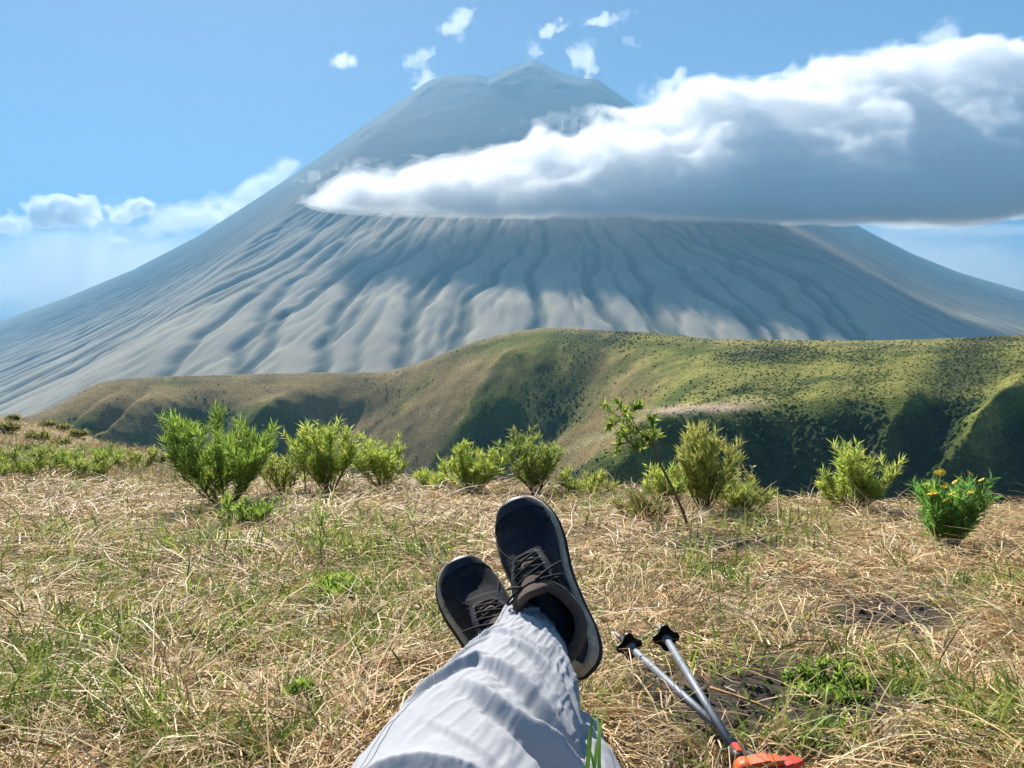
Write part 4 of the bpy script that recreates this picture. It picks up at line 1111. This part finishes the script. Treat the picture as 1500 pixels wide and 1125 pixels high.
# seat of the trousers joins both legs behind the camera's lower edge
th_ = np.linspace(0, np.pi, 18); ph_ = np.arange(28) / 28 * 2 * np.pi
TT, PP_ = np.meshgrid(th_, ph_, indexing='ij')
Vs = np.stack([.205 * np.sin(TT) * np.cos(PP_), -.06 + .13 * np.sin(TT) * np.sin(PP_), .135 + .118 * np.cos(TT)], -1).reshape(-1, 3)
v, f = merge([(Vl, Fl), (Vr, Fr), (Vs, [grid_faces(18, 28, True)])])
trousers = link('trousers', mesh_from('trousers', v, f), m_cloth, parent=person)

Vg = Vl.reshape(480, 240, 3)
for ph_s in (2.28, 2.36):
    js = int(round((ph_s + .7) / (3.6 + .7) * 199)); cen = Vg.mean(1)
    path = Vg[90::3, js]; path = path + (path - cen[90::3]) / np.linalg.norm(path - cen[90::3], axis=1)[:, None] * .0004
    v, f = tube(path, .0011 if ph_s < 2.3 else .0006, 5); link('seam', mesh_from('seam', v, f), m_cloth, parent=trousers)
m_suede = mat_basic('shoe_suede', (.012, .014, .022), 0.8, 0.22, noise=(26, .45), bump=(500, .35, .001))
def add_dust(m, col, lo, hi, scale):
    """Dry dust caught on a surface in patches."""
    n = m.node_tree.nodes; l = m.node_tree.links; b = n['Principled BSDF']
    t = n.new('ShaderNodeTexNoise'); t.inputs['Scale'].default_value = scale; t.inputs['Detail'].default_value = 10; t.inputs['Roughness'].default_value = .7
    tc = n.new('ShaderNodeTexCoord'); l.new(tc.outputs['Object'], t.inputs['Vector'])
    mr = n.new('ShaderNodeMapRange'); mr.inputs['From Min'].default_value = lo; mr.inputs['From Max'].default_value = hi
    l.new(t.outputs['Fac'], mr.inputs['Value'])
    mx = n.new('ShaderNodeMix'); mx.data_type = 'RGBA'
    src = b.inputs['Base Color'].links[0].from_socket if b.inputs['Base Color'].links else None
    if src is not None: l.new(src, mx.inputs[6])
    else: mx.inputs[6].default_value = b.inputs['Base Color'].default_value
    mx.inputs[7].default_value = (*col, 1); l.new(mr.outputs[0], mx.inputs[0]); l.new(mx.outputs[2], b.inputs['Base Color'])
add_dust(m_suede, (.10, .085, .07), .52, .95, 38)
m_cap = mat_basic('shoe_toe_rubber', (.014, .017, .025), 0.5, 0.35, noise=(40, .3))
m_mid = mat_basic('shoe_midsole', (.40, .34, .26), 0.75, 0.25, noise=(22, .3), bump=(160, .4, .0015))
add_dust(m_mid, (.16, .12, .085), .48, .75, 45)
m_out = mat_basic('shoe_outsole', (.018, .02, .026), 0.7, 0.3)
m_lining = mat_basic('shoe_lining', (.085, .058, .048), 0.9, 0.15, noise=(70, .3), bump=(700, .4, .0008), sheen=.06)
m_lace = mat_basic('shoe_lace', (.016, .015, .016), 0.8, 0.25, bump=(1500, .5, .0006))
m_metal = mat_basic('pole_aluminium', (.17, .19, .225), 0.6, 0.3, metal=.45, noise=(60, .12))

def shoe(flip, heel, toe, upv, label):
    """heel, toe: world points at the sole's two ends; upv: rough direction from the sole to the instep."""
    heel = np.asarray(heel, float); toe = np.asarray(toe, float)
    ex = toe - heel; L = np.linalg.norm(ex); ex /= L
    ez = np.asarray(upv, float); ez = ez - ex * (ez @ ex); ez /= np.linalg.norm(ez); ey = np.cross(ez, ex) * flip
    def W(u, v, w): return heel + np.asarray(u)[..., None] * L * ex + np.asarray(v)[..., None] * ey + np.asarray(w)[..., None] * ez
    uk = [0, .03, .10, .22, .35, .48, .60, .72, .82, .90, .96, .99, 1.0]
    inn = [.006, .020, .032, .036, .034, .034, .039, .046, .048, .043, .033, .023, .015]      # half width towards the big toe
    out = [.006, .020, .033, .038, .039, .043, .049, .052, .049, .040, .027, .017, .010]
    top = [.050, .066, .078, .080, .088, .093, .080, .066, .060, .056, .052, .049, .047]      # height of the upper
    spr = [.010, .007, .002, .0, .0, .0, .0, .001, .005, .012, .020, .026, .030]              # toe spring of the sole
    def at(k, u): return pchip(uk, k, u)
    root = empty('shoe'); root.parent = person; root['label'] = label
    out_ = {}
    u = np.concatenate([np.linspace(0, .1, 12), np.linspace(.12, .88, 44), np.linspace(.895, 1, 18)])
    a = np.linspace(0, 2 * np.pi, 64, endpoint=False)
    U, A = np.meshgrid(u, a, indexing='ij')
    ca, sa = np.cos(A), np.sin(A)
    wi, wo, tp, sp = at(inn, U), at(out, U), at(top, U), at(spr, U)
    hw = np.where(ca > 0, wo, wi)
    shut = np.sqrt(np.clip(1 - (np.clip(U - .955, 0, .045) / .0451) ** 2, 0, 1)); hw = hw * shut; sp0 = sp
    e = 0.72
    vv = np.sign(ca) * np.abs(ca) ** e * hw
    ww = np.where(sa > 0, np.abs(sa) ** (.85) * (tp - .022 - sp * .4), -np.abs(sa) ** e * .012) * shut + .022 + sp
    lean_in = np.clip((ww - .03) / .07, 0, 1)
    vv = vv * (1 - .30 * lean_in * smooth(.62, .30, U))
    cre = .0016 * np.sin((U - .62) * 150) * np.exp(-((U - .66) / .07) ** 2) * smooth(.03, .06, ww)
    ww = ww + cre
    vv = vv + .0010 * fbm(U * 30, vv * 160, ww * 160, 7, 2)
    Vu = W(U, vv, ww).reshape(-1, 3)
    link('upper', mesh_from('upper', Vu, [grid_faces(len(u), 64, True)]), m_suede, parent=root)
    # rubber toe cap: a thin shell over the front, its edge standing proud
    uc = np.linspace(.86, 1.0, 16); ac = np.linspace(-.30, np.pi + .30, 40)
    U2, A2 = np.meshgrid(uc, ac, indexing='ij'); c2, s2 = np.cos(A2), np.sin(A2)
    U2 = np.clip(U2 + .045 * (1 - (U2 - .86) / .14) * np.clip(s2, 0, 1), 0, 1)
    wi, wo, tp, sp = at(inn, U2), at(out, U2), at(top, U2), at(spr, U2)
    sh2 = np.sqrt(np.clip(1 - (np.clip(U2 - .955, 0, .045) / .0451) ** 2, 0, 1))
    v2 = np.sign(c2) * np.abs(c2) ** e * (np.where(c2 > 0, wo, wi) * sh2 + .0018 * sh2)
    w2 = np.where(s2 > 0, np.abs(s2) ** .85 * (tp - .022 - sp * .4 + .0018), -np.abs(s2) ** e * .012) * sh2 + .022 + sp
    link('toe_cap', mesh_from('toe_cap', W(U2 + .004, v2, w2).reshape(-1, 3), [grid_faces(16, 40)]), m_cap, parent=root)
    # midsole and outsole: outline bands
    tt = np.linspace(0, np.pi, 46); uo = (1 - np.cos(tt)) / 2; uo = np.clip(uo, 0, 1)
    ring_u = np.concatenate([uo, uo[::-1][1:-1]]); sgn_ = np.concatenate([np.ones(46), -np.ones(44)])
    def band(levels, name, mat, parent):
        rows = []
        for grow, lo_h, kind in levels:
            hw_ = np.where(sgn_ > 0, at(out, ring_u), at(inn, ring_u))
            uu = .5 + (ring_u - .5) * (1 + 2 * grow / L)
            vv_ = sgn_ * (hw_ * np.sqrt(np.clip(1 - (np.clip(ring_u - .955, 0, .045) / .0451) ** 2, 0, 1)) * np.sqrt(np.clip(1 - (np.clip(.03 - ring_u, 0, .03) / .0301) ** 2, 0, 1)) + grow * np.sqrt(np.clip(1 - (2 * ring_u - 1) ** 6, 0, 1)))
            hh = lo_h + at(spr, ring_u) * (1.0 if lo_h < .02 else .9) + (.010 * np.exp(-((ring_u - .05) / .22) ** 2) if kind == 't' else 0)
            rows.append(W(uu, vv_, hh + 0 * uu))
        V = np.stack(rows, 0); nr, nc_, _ = V.shape
        Vf = np.concatenate([V.reshape(-1, 3), V[0].mean(0)[None], V[-1].mean(0)[None]])
        j = np.arange(nc_); k = (j + 1) % nc_
        fs = [grid_faces(nr, nc_, True), np.stack([np.full(nc_, nr * nc_), k, j], -1), np.stack([np.full(nc_, nr * nc_ + 1), (nr - 1) * nc_ + j, (nr - 1) * nc_ + k], -1)]
        return link(name, mesh_from(name, Vf, fs), mat, parent=parent)
    sole = band([(.000, .004, 'b'), (.0045, .006, 'b'), (.0065, .012, 'b'), (.0060, .019, 'b'), (.0035, .025, 't'), (.002, .029, 't'), (-.006, .030, 't')], 'sole', m_mid, root)
    band([(-.002, -.005, 'b'), (.0035, -.004, 'b'), (.0065, .001, 'b'), (.0068, .0055, 'b'), (.002, .0065, 'b')], 'outsole', m_out, sole)
    band([(.0066, .0125, 'b'), (.0078, .0135, 'b'), (.0078, .0155, 'b'), (.0064, .0165, 'b')], 'sole_groove', m_out, sole)
    # collar: padded ring round the ankle opening, the front higher on the tongue
    g = np.linspace(0, 2 * np.pi, 56, endpoint=False)
    cu = .205 + .185 * np.cos(g); cv = .042 * np.sin(g); cw = .083 + .026 * smooth(-.2, 1.0, np.cos(g)) + .010 * smooth(.3, 1.0, -np.cos(g))
    cpts = W(cu, cv, cw)
    def loop(pts, r, ns=12, squash=None):
        n = len(pts); T = np.roll(pts, -1, 0) - np.roll(pts, 1, 0); T /= np.linalg.norm(T, axis=1)[:, None]
        Nn = np.broadcast_to(ez, T.shape) - T * (T @ ez)[:, None]; Nn /= np.linalg.norm(Nn, axis=1)[:, None]; B = np.cross(T, Nn)
        q = np.arange(ns) / ns * 2 * np.pi
        V = pts[:, None] + r * (1.25 * np.cos(q)[None, :, None] * Nn[:, None] + np.sin(q)[None, :, None] * B[:, None])
        F1 = grid_faces(n, ns, True); last = np.stack([(n - 1) * ns + np.arange(ns), (n - 1) * ns + (np.arange(ns) + 1) % ns, (np.arange(ns) + 1) % ns, np.arange(ns)], -1)
        return V.reshape(-1, 3), [np.concatenate([F1, last])]
    v, f = loop(cpts, .0085); link('collar', mesh_from('collar', v, f), m_lining, parent=root)
    # quarters: side walls rising from the upper to the collar
    lv = np.linspace(0, 1, 10)[:, None]
    lowu = .215 + .205 * np.cos(g); lowv = np.where(np.sin(g) > 0, .037, .035) * np.sin(g) * 1.03; loww = .052 + 0 * g
    Vq = W(lowu[None] * (1 - lv) + cu[None] * lv, (lowv[None] * (1 - lv) + cv[None] * lv) + .004 * np.sin(lv * np.pi) * np.sign(np.sin(g))[None], loww[None] * (1 - lv) + (cw[None] - .002) * lv)
    link('quarter', mesh_from('quarter', Vq.reshape(-1, 3), [grid_faces(10, 56, True)]), m_suede, parent=root)
    # tongue: padded plate under the laces, rising above the collar
    tu = np.linspace(.58, .325, 16); tw_ = np.interp(tu, [.325, .40, .50, .58], [.136, .112, .097, .083])
    tv_ = np.linspace(-1, 1, 13)
    TU, TV = np.meshgrid(tu, tv_, indexing='ij'); wid = np.interp(TU, [.325, .345, .45, .58], [.020, .027, .024, .017])
    thick = .0075 * np.sqrt(np.clip(1 - TV ** 2, 0, 1)) * np.interp(TU, [.325, .36, .58], [.75, 1, .6])
    TWt = np.interp(TU, tu[::-1], tw_[::-1]) - .012 * TV ** 2
    Vt = np.concatenate([W(TU, TV * wid, TWt + thick).reshape(-1, 3), W(TU - .012, TV * wid, TWt - thick).reshape(-1, 3)])
    n1_ = 16 * 13; fsq = grid_faces(16, 13)
    ed = []
    bl = [i * 13 for i in range(16)] + [15 * 13 + j for j in range(1, 13)] + [i * 13 + 12 for i in range(14, -1, -1)] + [j for j in range(11, 0, -1)]
    for p_, q_ in zip(bl, bl[1:] + bl[:1]): ed.append((p_, q_, q_ + n1_, p_ + n1_))
    link('tongue', mesh_from('tongue', Vt, [np.concatenate([fsq, fsq[:, ::-1] + n1_, np.array(ed)])]), m_lining, parent=root)
    # eyestays: two stiff strips with holes carrying the laces
    for sg in (1, -1):
        us = np.linspace(.615, .375, 14); mid = sg * np.interp(us, [.375, .5, .615], [.029, .025, .017]); hw2 = .0075
        hs = np.interp(us, [.375, .45, .52, .615], [.103, .0975, .0925, .0815])
        rows = []
        for k, (o1, o2) in enumerate([(-1, -.002), (-1, .0025), (1, .0005), (1, -.005)]):
            rows.append(W(us, mid + sg * o1 * hw2, hs + o2 - (.004 if o1 > 0 else 0)))
        Ve = np.stack(rows, 1).reshape(-1, 3)
        link('eyestay', mesh_from('eyestay', Ve, [grid_faces(14, 4, True)]), m_suede, parent=root)
        for k in range(5):
            uu = .395 + k * .049; vm = sg * np.interp(uu, [.375, .5, .615], [.029, .025, .017]); hz = np.interp(uu, [.375, .45, .52, .615], [.103, .0975, .0925, .0815])
            gg_ = np.linspace(0, 2 * np.pi, 10, endpoint=False)
            v, f = loop(W(uu + .0075 * np.cos(gg_), vm + .0024 * np.sin(gg_), hz + .0018 + 0 * gg_), .0008, 5)
            link('eyelet', mesh_from('eyelet', v, f), m_metal, parent=root)
    for k in range(5):
        uu = .395 + k * .049
        def pt(uq, sg, up_=.006):
            vm = sg * np.interp(uq, [.375, .5, .615], [.027, .024, .016]); hz = np.interp(uq, [.375, .45, .52, .615], [.103, .0975, .0925, .0815])
            return W(np.array(uq), np.array(vm), np.array(hz + up_ * .5))
        mida = W(np.array(uu + (.012 if k < 4 else 0)), np.array(0.0), np.array(np.interp(uu, [.375, .45, .52, .615], [.103, .0975, .0925, .0815]) + .0135))
        prs = [(1, -1), (-1, 1)] if k < 4 else [(1, -1)]
        for sgx, sgy in prs:
            p0 = pt(uu, sgx); p1 = pt(uu + (.049 if k < 4 else 0), sgy)
            tq = np.linspace(0, 1, 11)[:, None]
            path = (1 - tq) ** 2 * p0 + 2 * tq * (1 - tq) * (mida + (.001 * sgx) * ez + .35 * (mida - .5 * (p0 + p1))) + tq ** 2 * p1
            v, f = tube(path, .0021, 6); link('lace', mesh_from('lace', v, f), m_lace, parent=root)
    # bow: two loops and two ends lying over the tongue
    c0 = W(np.array(.40), np.array(0.0), np.array(.120))
    for sg in (1, -1):
        q = np.linspace(0, 1, 22)
        lu = .40 - .045 * np.sin(q * np.pi) * 1.0 + .07 * q * (1 - q) * 2; lvv = sg * (.046 * np.sin(q * np.pi) ** .8); lw = .120 - .022 * np.sin(q * np.pi) + .006 * np.sin(q * 2 * np.pi)
        v, f = tube(W(lu, lvv, lw), .0020, 6); link('lace', mesh_from('lace', v, f), m_lace, parent=root)
        q = np.linspace(0, 1, 12); v, f = tube(W(.40 + .10 * q, sg * (.012 + .035 * q), .121 - .028 * q - .02 * q * q), .0019, 6); link('lace', mesh_from('lace', v, f), m_lace, parent=root)
    # sewn seams and the pale stripes on the heel quarter
    def on_upper(uq, aq, lift=.0006):
        uq = np.asarray(uq, float); aq = np.asarray(aq, float); c_, s_ = np.cos(aq), np.sin(aq)
        hw_ = np.where(c_ > 0, at(out, uq), at(inn, uq)); sp_ = at(spr, uq)
        w_ = np.where(s_ > 0, np.abs(s_) ** .85 * (at(top, uq) - .022 - sp_ * .4), 0) + .022 + sp_ + lift
        v_ = np.sign(c_) * np.abs(c_) ** e * hw_; v_ = v_ * (1 - .30 * np.clip((w_ - .03) / .07, 0, 1) * smooth(.62, .30, uq)) + np.sign(c_) * lift
        return W(uq, v_, w_)
    q = np.linspace(0, 1, 26)
    for sg in (0, 1):
        fl = (lambda a_: a_) if sg == 0 else (lambda a_: np.pi - a_)
        for u0, u1, a0, a1 in ((.64, .86, 1.15, .12), (.625, .845, 1.22, .10), (.60, .42, .95, .10), (.585, .405, .98, .10)):
            v, f = tube(on_upper(u0 + (u1 - u0) * q, fl(a0 + (a1 - a0) * q ** 1.4)), .0007, 5); link('seam', mesh_from('seam', v, f), m_lace, parent=root)
        for u0, u1 in ((.30, .20), (.20, .09)):
            pth = on_upper(u0 + (u1 - u0) * q, fl(.50 - .48 * q), .0014)
            v, f = tube(pth, np.interp(q, [0, .15, .8, 1], [.001, .0035, .0045, .002]), 8); link('stripe', mesh_from('stripe', v, f), m_mid, parent=root)
    # heel tab
    uh = np.linspace(-.03, .02, 8); vh = np.linspace(-1, 1, 7)
    UH, VHh = np.meshgrid(np.linspace(.045, .118, 10), vh, indexing='ij')
    rim_u = np.interp(UH, [.045, .118], [.012, .022]) + .012 * VHh ** 2
    V1 = W(rim_u - .012, VHh * .012, UH); V2 = W(rim_u - .022, VHh * .012, UH)
    fh = grid_faces(10, 7)
    bl = [i * 7 for i in range(10)] + [9 * 7 + j for j in range(1, 7)] + [i * 7 + 6 for i in range(8, -1, -1)] + [j for j in range(5, 0, -1)]
    ed = [(p_, q_, q_ + 70, p_ + 70) for p_, q_ in zip(bl, bl[1:] + bl[:1])]
    link('heel_tab', mesh_from('heel_tab', np.concatenate([V1.reshape(-1, 3), V2.reshape(-1, 3)]), [np.concatenate([fh, fh[:, ::-1] + 70, np.array(ed)])]), m_mid, parent=root)
    return root
shoe(1, P(860, 990, 1.075), P(765, 750, 1.265), (-.36, -.80, .45), 'dark blue walking shoe on the raised foot, toe pointing up')
shoe(-1, P(768, 1062, 1.10), P(672, 842, 1.290), (.17, -.75, .55), 'dark walking shoe underneath, tilted to the left')

# ------------------------------------------------------------------ trekking poles lying in the grass
m_black = mat_basic('black_plastic', (.012, .012, .013), .5, .4)
m_shaft = mat_basic('pole_black_shaft', (.03, .03, .033), .35, .5, noise=(80, .2))
m_redp = mat_basic('red_plastic', (.62, .055, .025), .4, .45)
m_orange = mat_basic('orange_plastic', (.72, .12, .03), .45, .4)
m_cork = mat_basic('pole_grip', (.03, .03, .03), .9, .2, bump=(400, .5, .002))
def bevel_box(c, ax, ay, az, hx, hy, hz, b):
    """A box with cut edges, axes ax, ay, az, half sizes hx, hy, hz."""
    V = []; 
    sgn3 = [(i, j, k) for i in (-1, 1) for j in (-1, 1) for k in (-1, 1)]
    bmv = []
    for i, j, k in sgn3:
        for t in range(3):
            e = [hx - b, hy - b, hz - b]; e[t] = (hx, hy, hz)[t]
            bmv.append(c + ax * i * e[0] + ay * j * e[1] + az * k * e[2])
    import bmesh
    bm = bmesh.new(); vs = [bm.verts.new(v) for v in bmv]; bmesh.ops.convex_hull(bm, input=vs)
    bm.verts.index_update(); bm.verts.ensure_lookup_table()
    V = np.array([v.co[:] for v in bm.verts]); Fc = np.array([[l.vert.index for l in fc.loops] for fc in bm.faces if len(fc.verts) == 3])
    bm.free(); return V, [Fc]
def pole(label, tip, through, total, clamp_at, mclamp, mlever, lever_side, seed):
    tip = np.asarray(tip); d = np.asarray(through) - tip; d /= np.linalg.norm(d)
    sd_ = np.cross(d, np.array([0, 0, 1.0])); sd_ /= np.linalg.norm(sd_); up_ = np.cross(sd_, d)
    root = empty('trekking_pole', tuple(tip)); tag(root, label, 'trekking pole', 'trekking poles in the grass', 'thing')
    def cyl(name, s0, s1, r0, r1, m, ns=18, steps=2, parent=root):
        t = np.linspace(s0, s1, steps)[:, None]; v, f = tube(d * t, np.linspace(r0, r1, steps), ns)
        return link(name, mesh_from(name, v, f), m, parent=parent)
    cyl('spike', -.055, -.02, .0022, .0045, m_metal, 10); cyl('tip_sleeve', -.02, .012, .006, .0085, m_black, 14)
    # mud basket: a scalloped dish with slots
    n = 40; a = np.arange(n) / n * 2 * np.pi; rr = .0215 + .0036 * np.sign(np.cos(4 * a + .4)) * np.abs(np.cos(4 * a + .4)) ** .5
    rings = []
    for rs0, h in ((.3, -.004), (.65, .0), (1.0, .010), (1.0, .0135), (.65, .005), (.3, .003)):
        rings.append(d * (-.004 + h) + sd_ * (np.cos(a) * rr * rs0)[:, None] + up_ * (np.sin(a) * rr * rs0)[:, None])
    link('basket', mesh_from('basket', np.stack(rings).reshape(-1, 3), [grid_faces(6, n, True)], smooth_shade=False), m_black, parent=root)
    cyl('ferrule', .012, .026, .0088, .0078, m_metal)
    cyl('lower_shaft', .024, clamp_at - .03, .0062, .0066, m_metal, 20)
    cyl('joint_cone', clamp_at - .036, clamp_at + .002, .0075, .0125, m_black, 20)
    cl = cyl('clamp', clamp_at, clamp_at + .026, .0122, .0122, mclamp, 22)
    c = d * (clamp_at + .015)
    def flat(path, r, k, ns=14):
        v, f = tube(path, r, ns); o_ = v - c
        return c + o_ - up_ * (o_ @ up_)[:, None] * (1 - k) + up_ * (np.asarray(path)[:, :] - c).mean(0) @ up_ * (1 - k), f
    for s_ in (-1, 1):
        v, f = tube(np.array([c + d * s_ * .008 - sd_ * lever_side * .004, c + d * s_ * .008 + sd_ * lever_side * .016, c + d * s_ * .008 + sd_ * lever_side * .0215, c + d * s_ * .008 + sd_ * lever_side * .0235]), [.0072, .0072, .0066, .004], 14)
        link('clamp_ear', mesh_from('clamp_ear', v, f), mclamp, parent=cl)
    v, f = tube(np.array([c + sd_ * lever_side * .017 - d * .0165, c + sd_ * lever_side * .017 + d * .0165]), .0034, 12); link('clamp_bolt', mesh_from('clamp_bolt', v, f), m_metal, parent=cl)
    lv = [bevel_box(c + sd_ * lever_side * .0165 + up_ * .0115 - d * .001, d, sd_ * .985 - up_ * .17, up_ * .985 + sd_ * .17, .0115, .0140, .0042, .0018),
          bevel_box(c + sd_ * lever_side * .037 + up_ * .0095 - d * .005, d * .97 + sd_ * lever_side * .24, sd_ * .97 - d * lever_side * .24, up_, .0100, .0115, .0038, .0018)]
    v, f = merge(lv); link('clamp_lever', mesh_from('clamp_lever', v, f, smooth_shade=False), mlever, parent=cl)
    if seed == 1:
        v, f = bevel_box(d * (clamp_at - .022) + up_ * .0098, d, sd_, up_, .011, .004, .0022, .001); link('maker_badge', mesh_from('maker_badge', v, f, smooth_shade=False), m_redp, parent=root)
    cyl('upper_shaft', clamp_at + .028, total - .14, .0085, .0087, m_shaft, 20)
    g = np.linspace(total - .15, total, 14)[:, None]; rr2 = .0145 + .0028 * np.sin(np.linspace(0, 14, 14)) + .006 * smooth(.85, 1, np.linspace(0, 1, 14))
    v, f = tube(d * g, rr2, 16); link('grip', mesh_from('grip', v, f), m_cork, parent=root)
    return root
ta = P(974, 932, 1.385); tb = P(919, 944, 1.355)
pole('right hand trekking pole with an orange clamp, crossing over the other', ta, P(1066, 1084, 1.02), 1.05, .425, m_orange, m_orange, -1, 1)
pole('trekking pole lying under the other one, with a red clamp lever', tb, P(1041, 1056, 1.085), 1.05, .412, m_redp, m_redp, -1, 2)
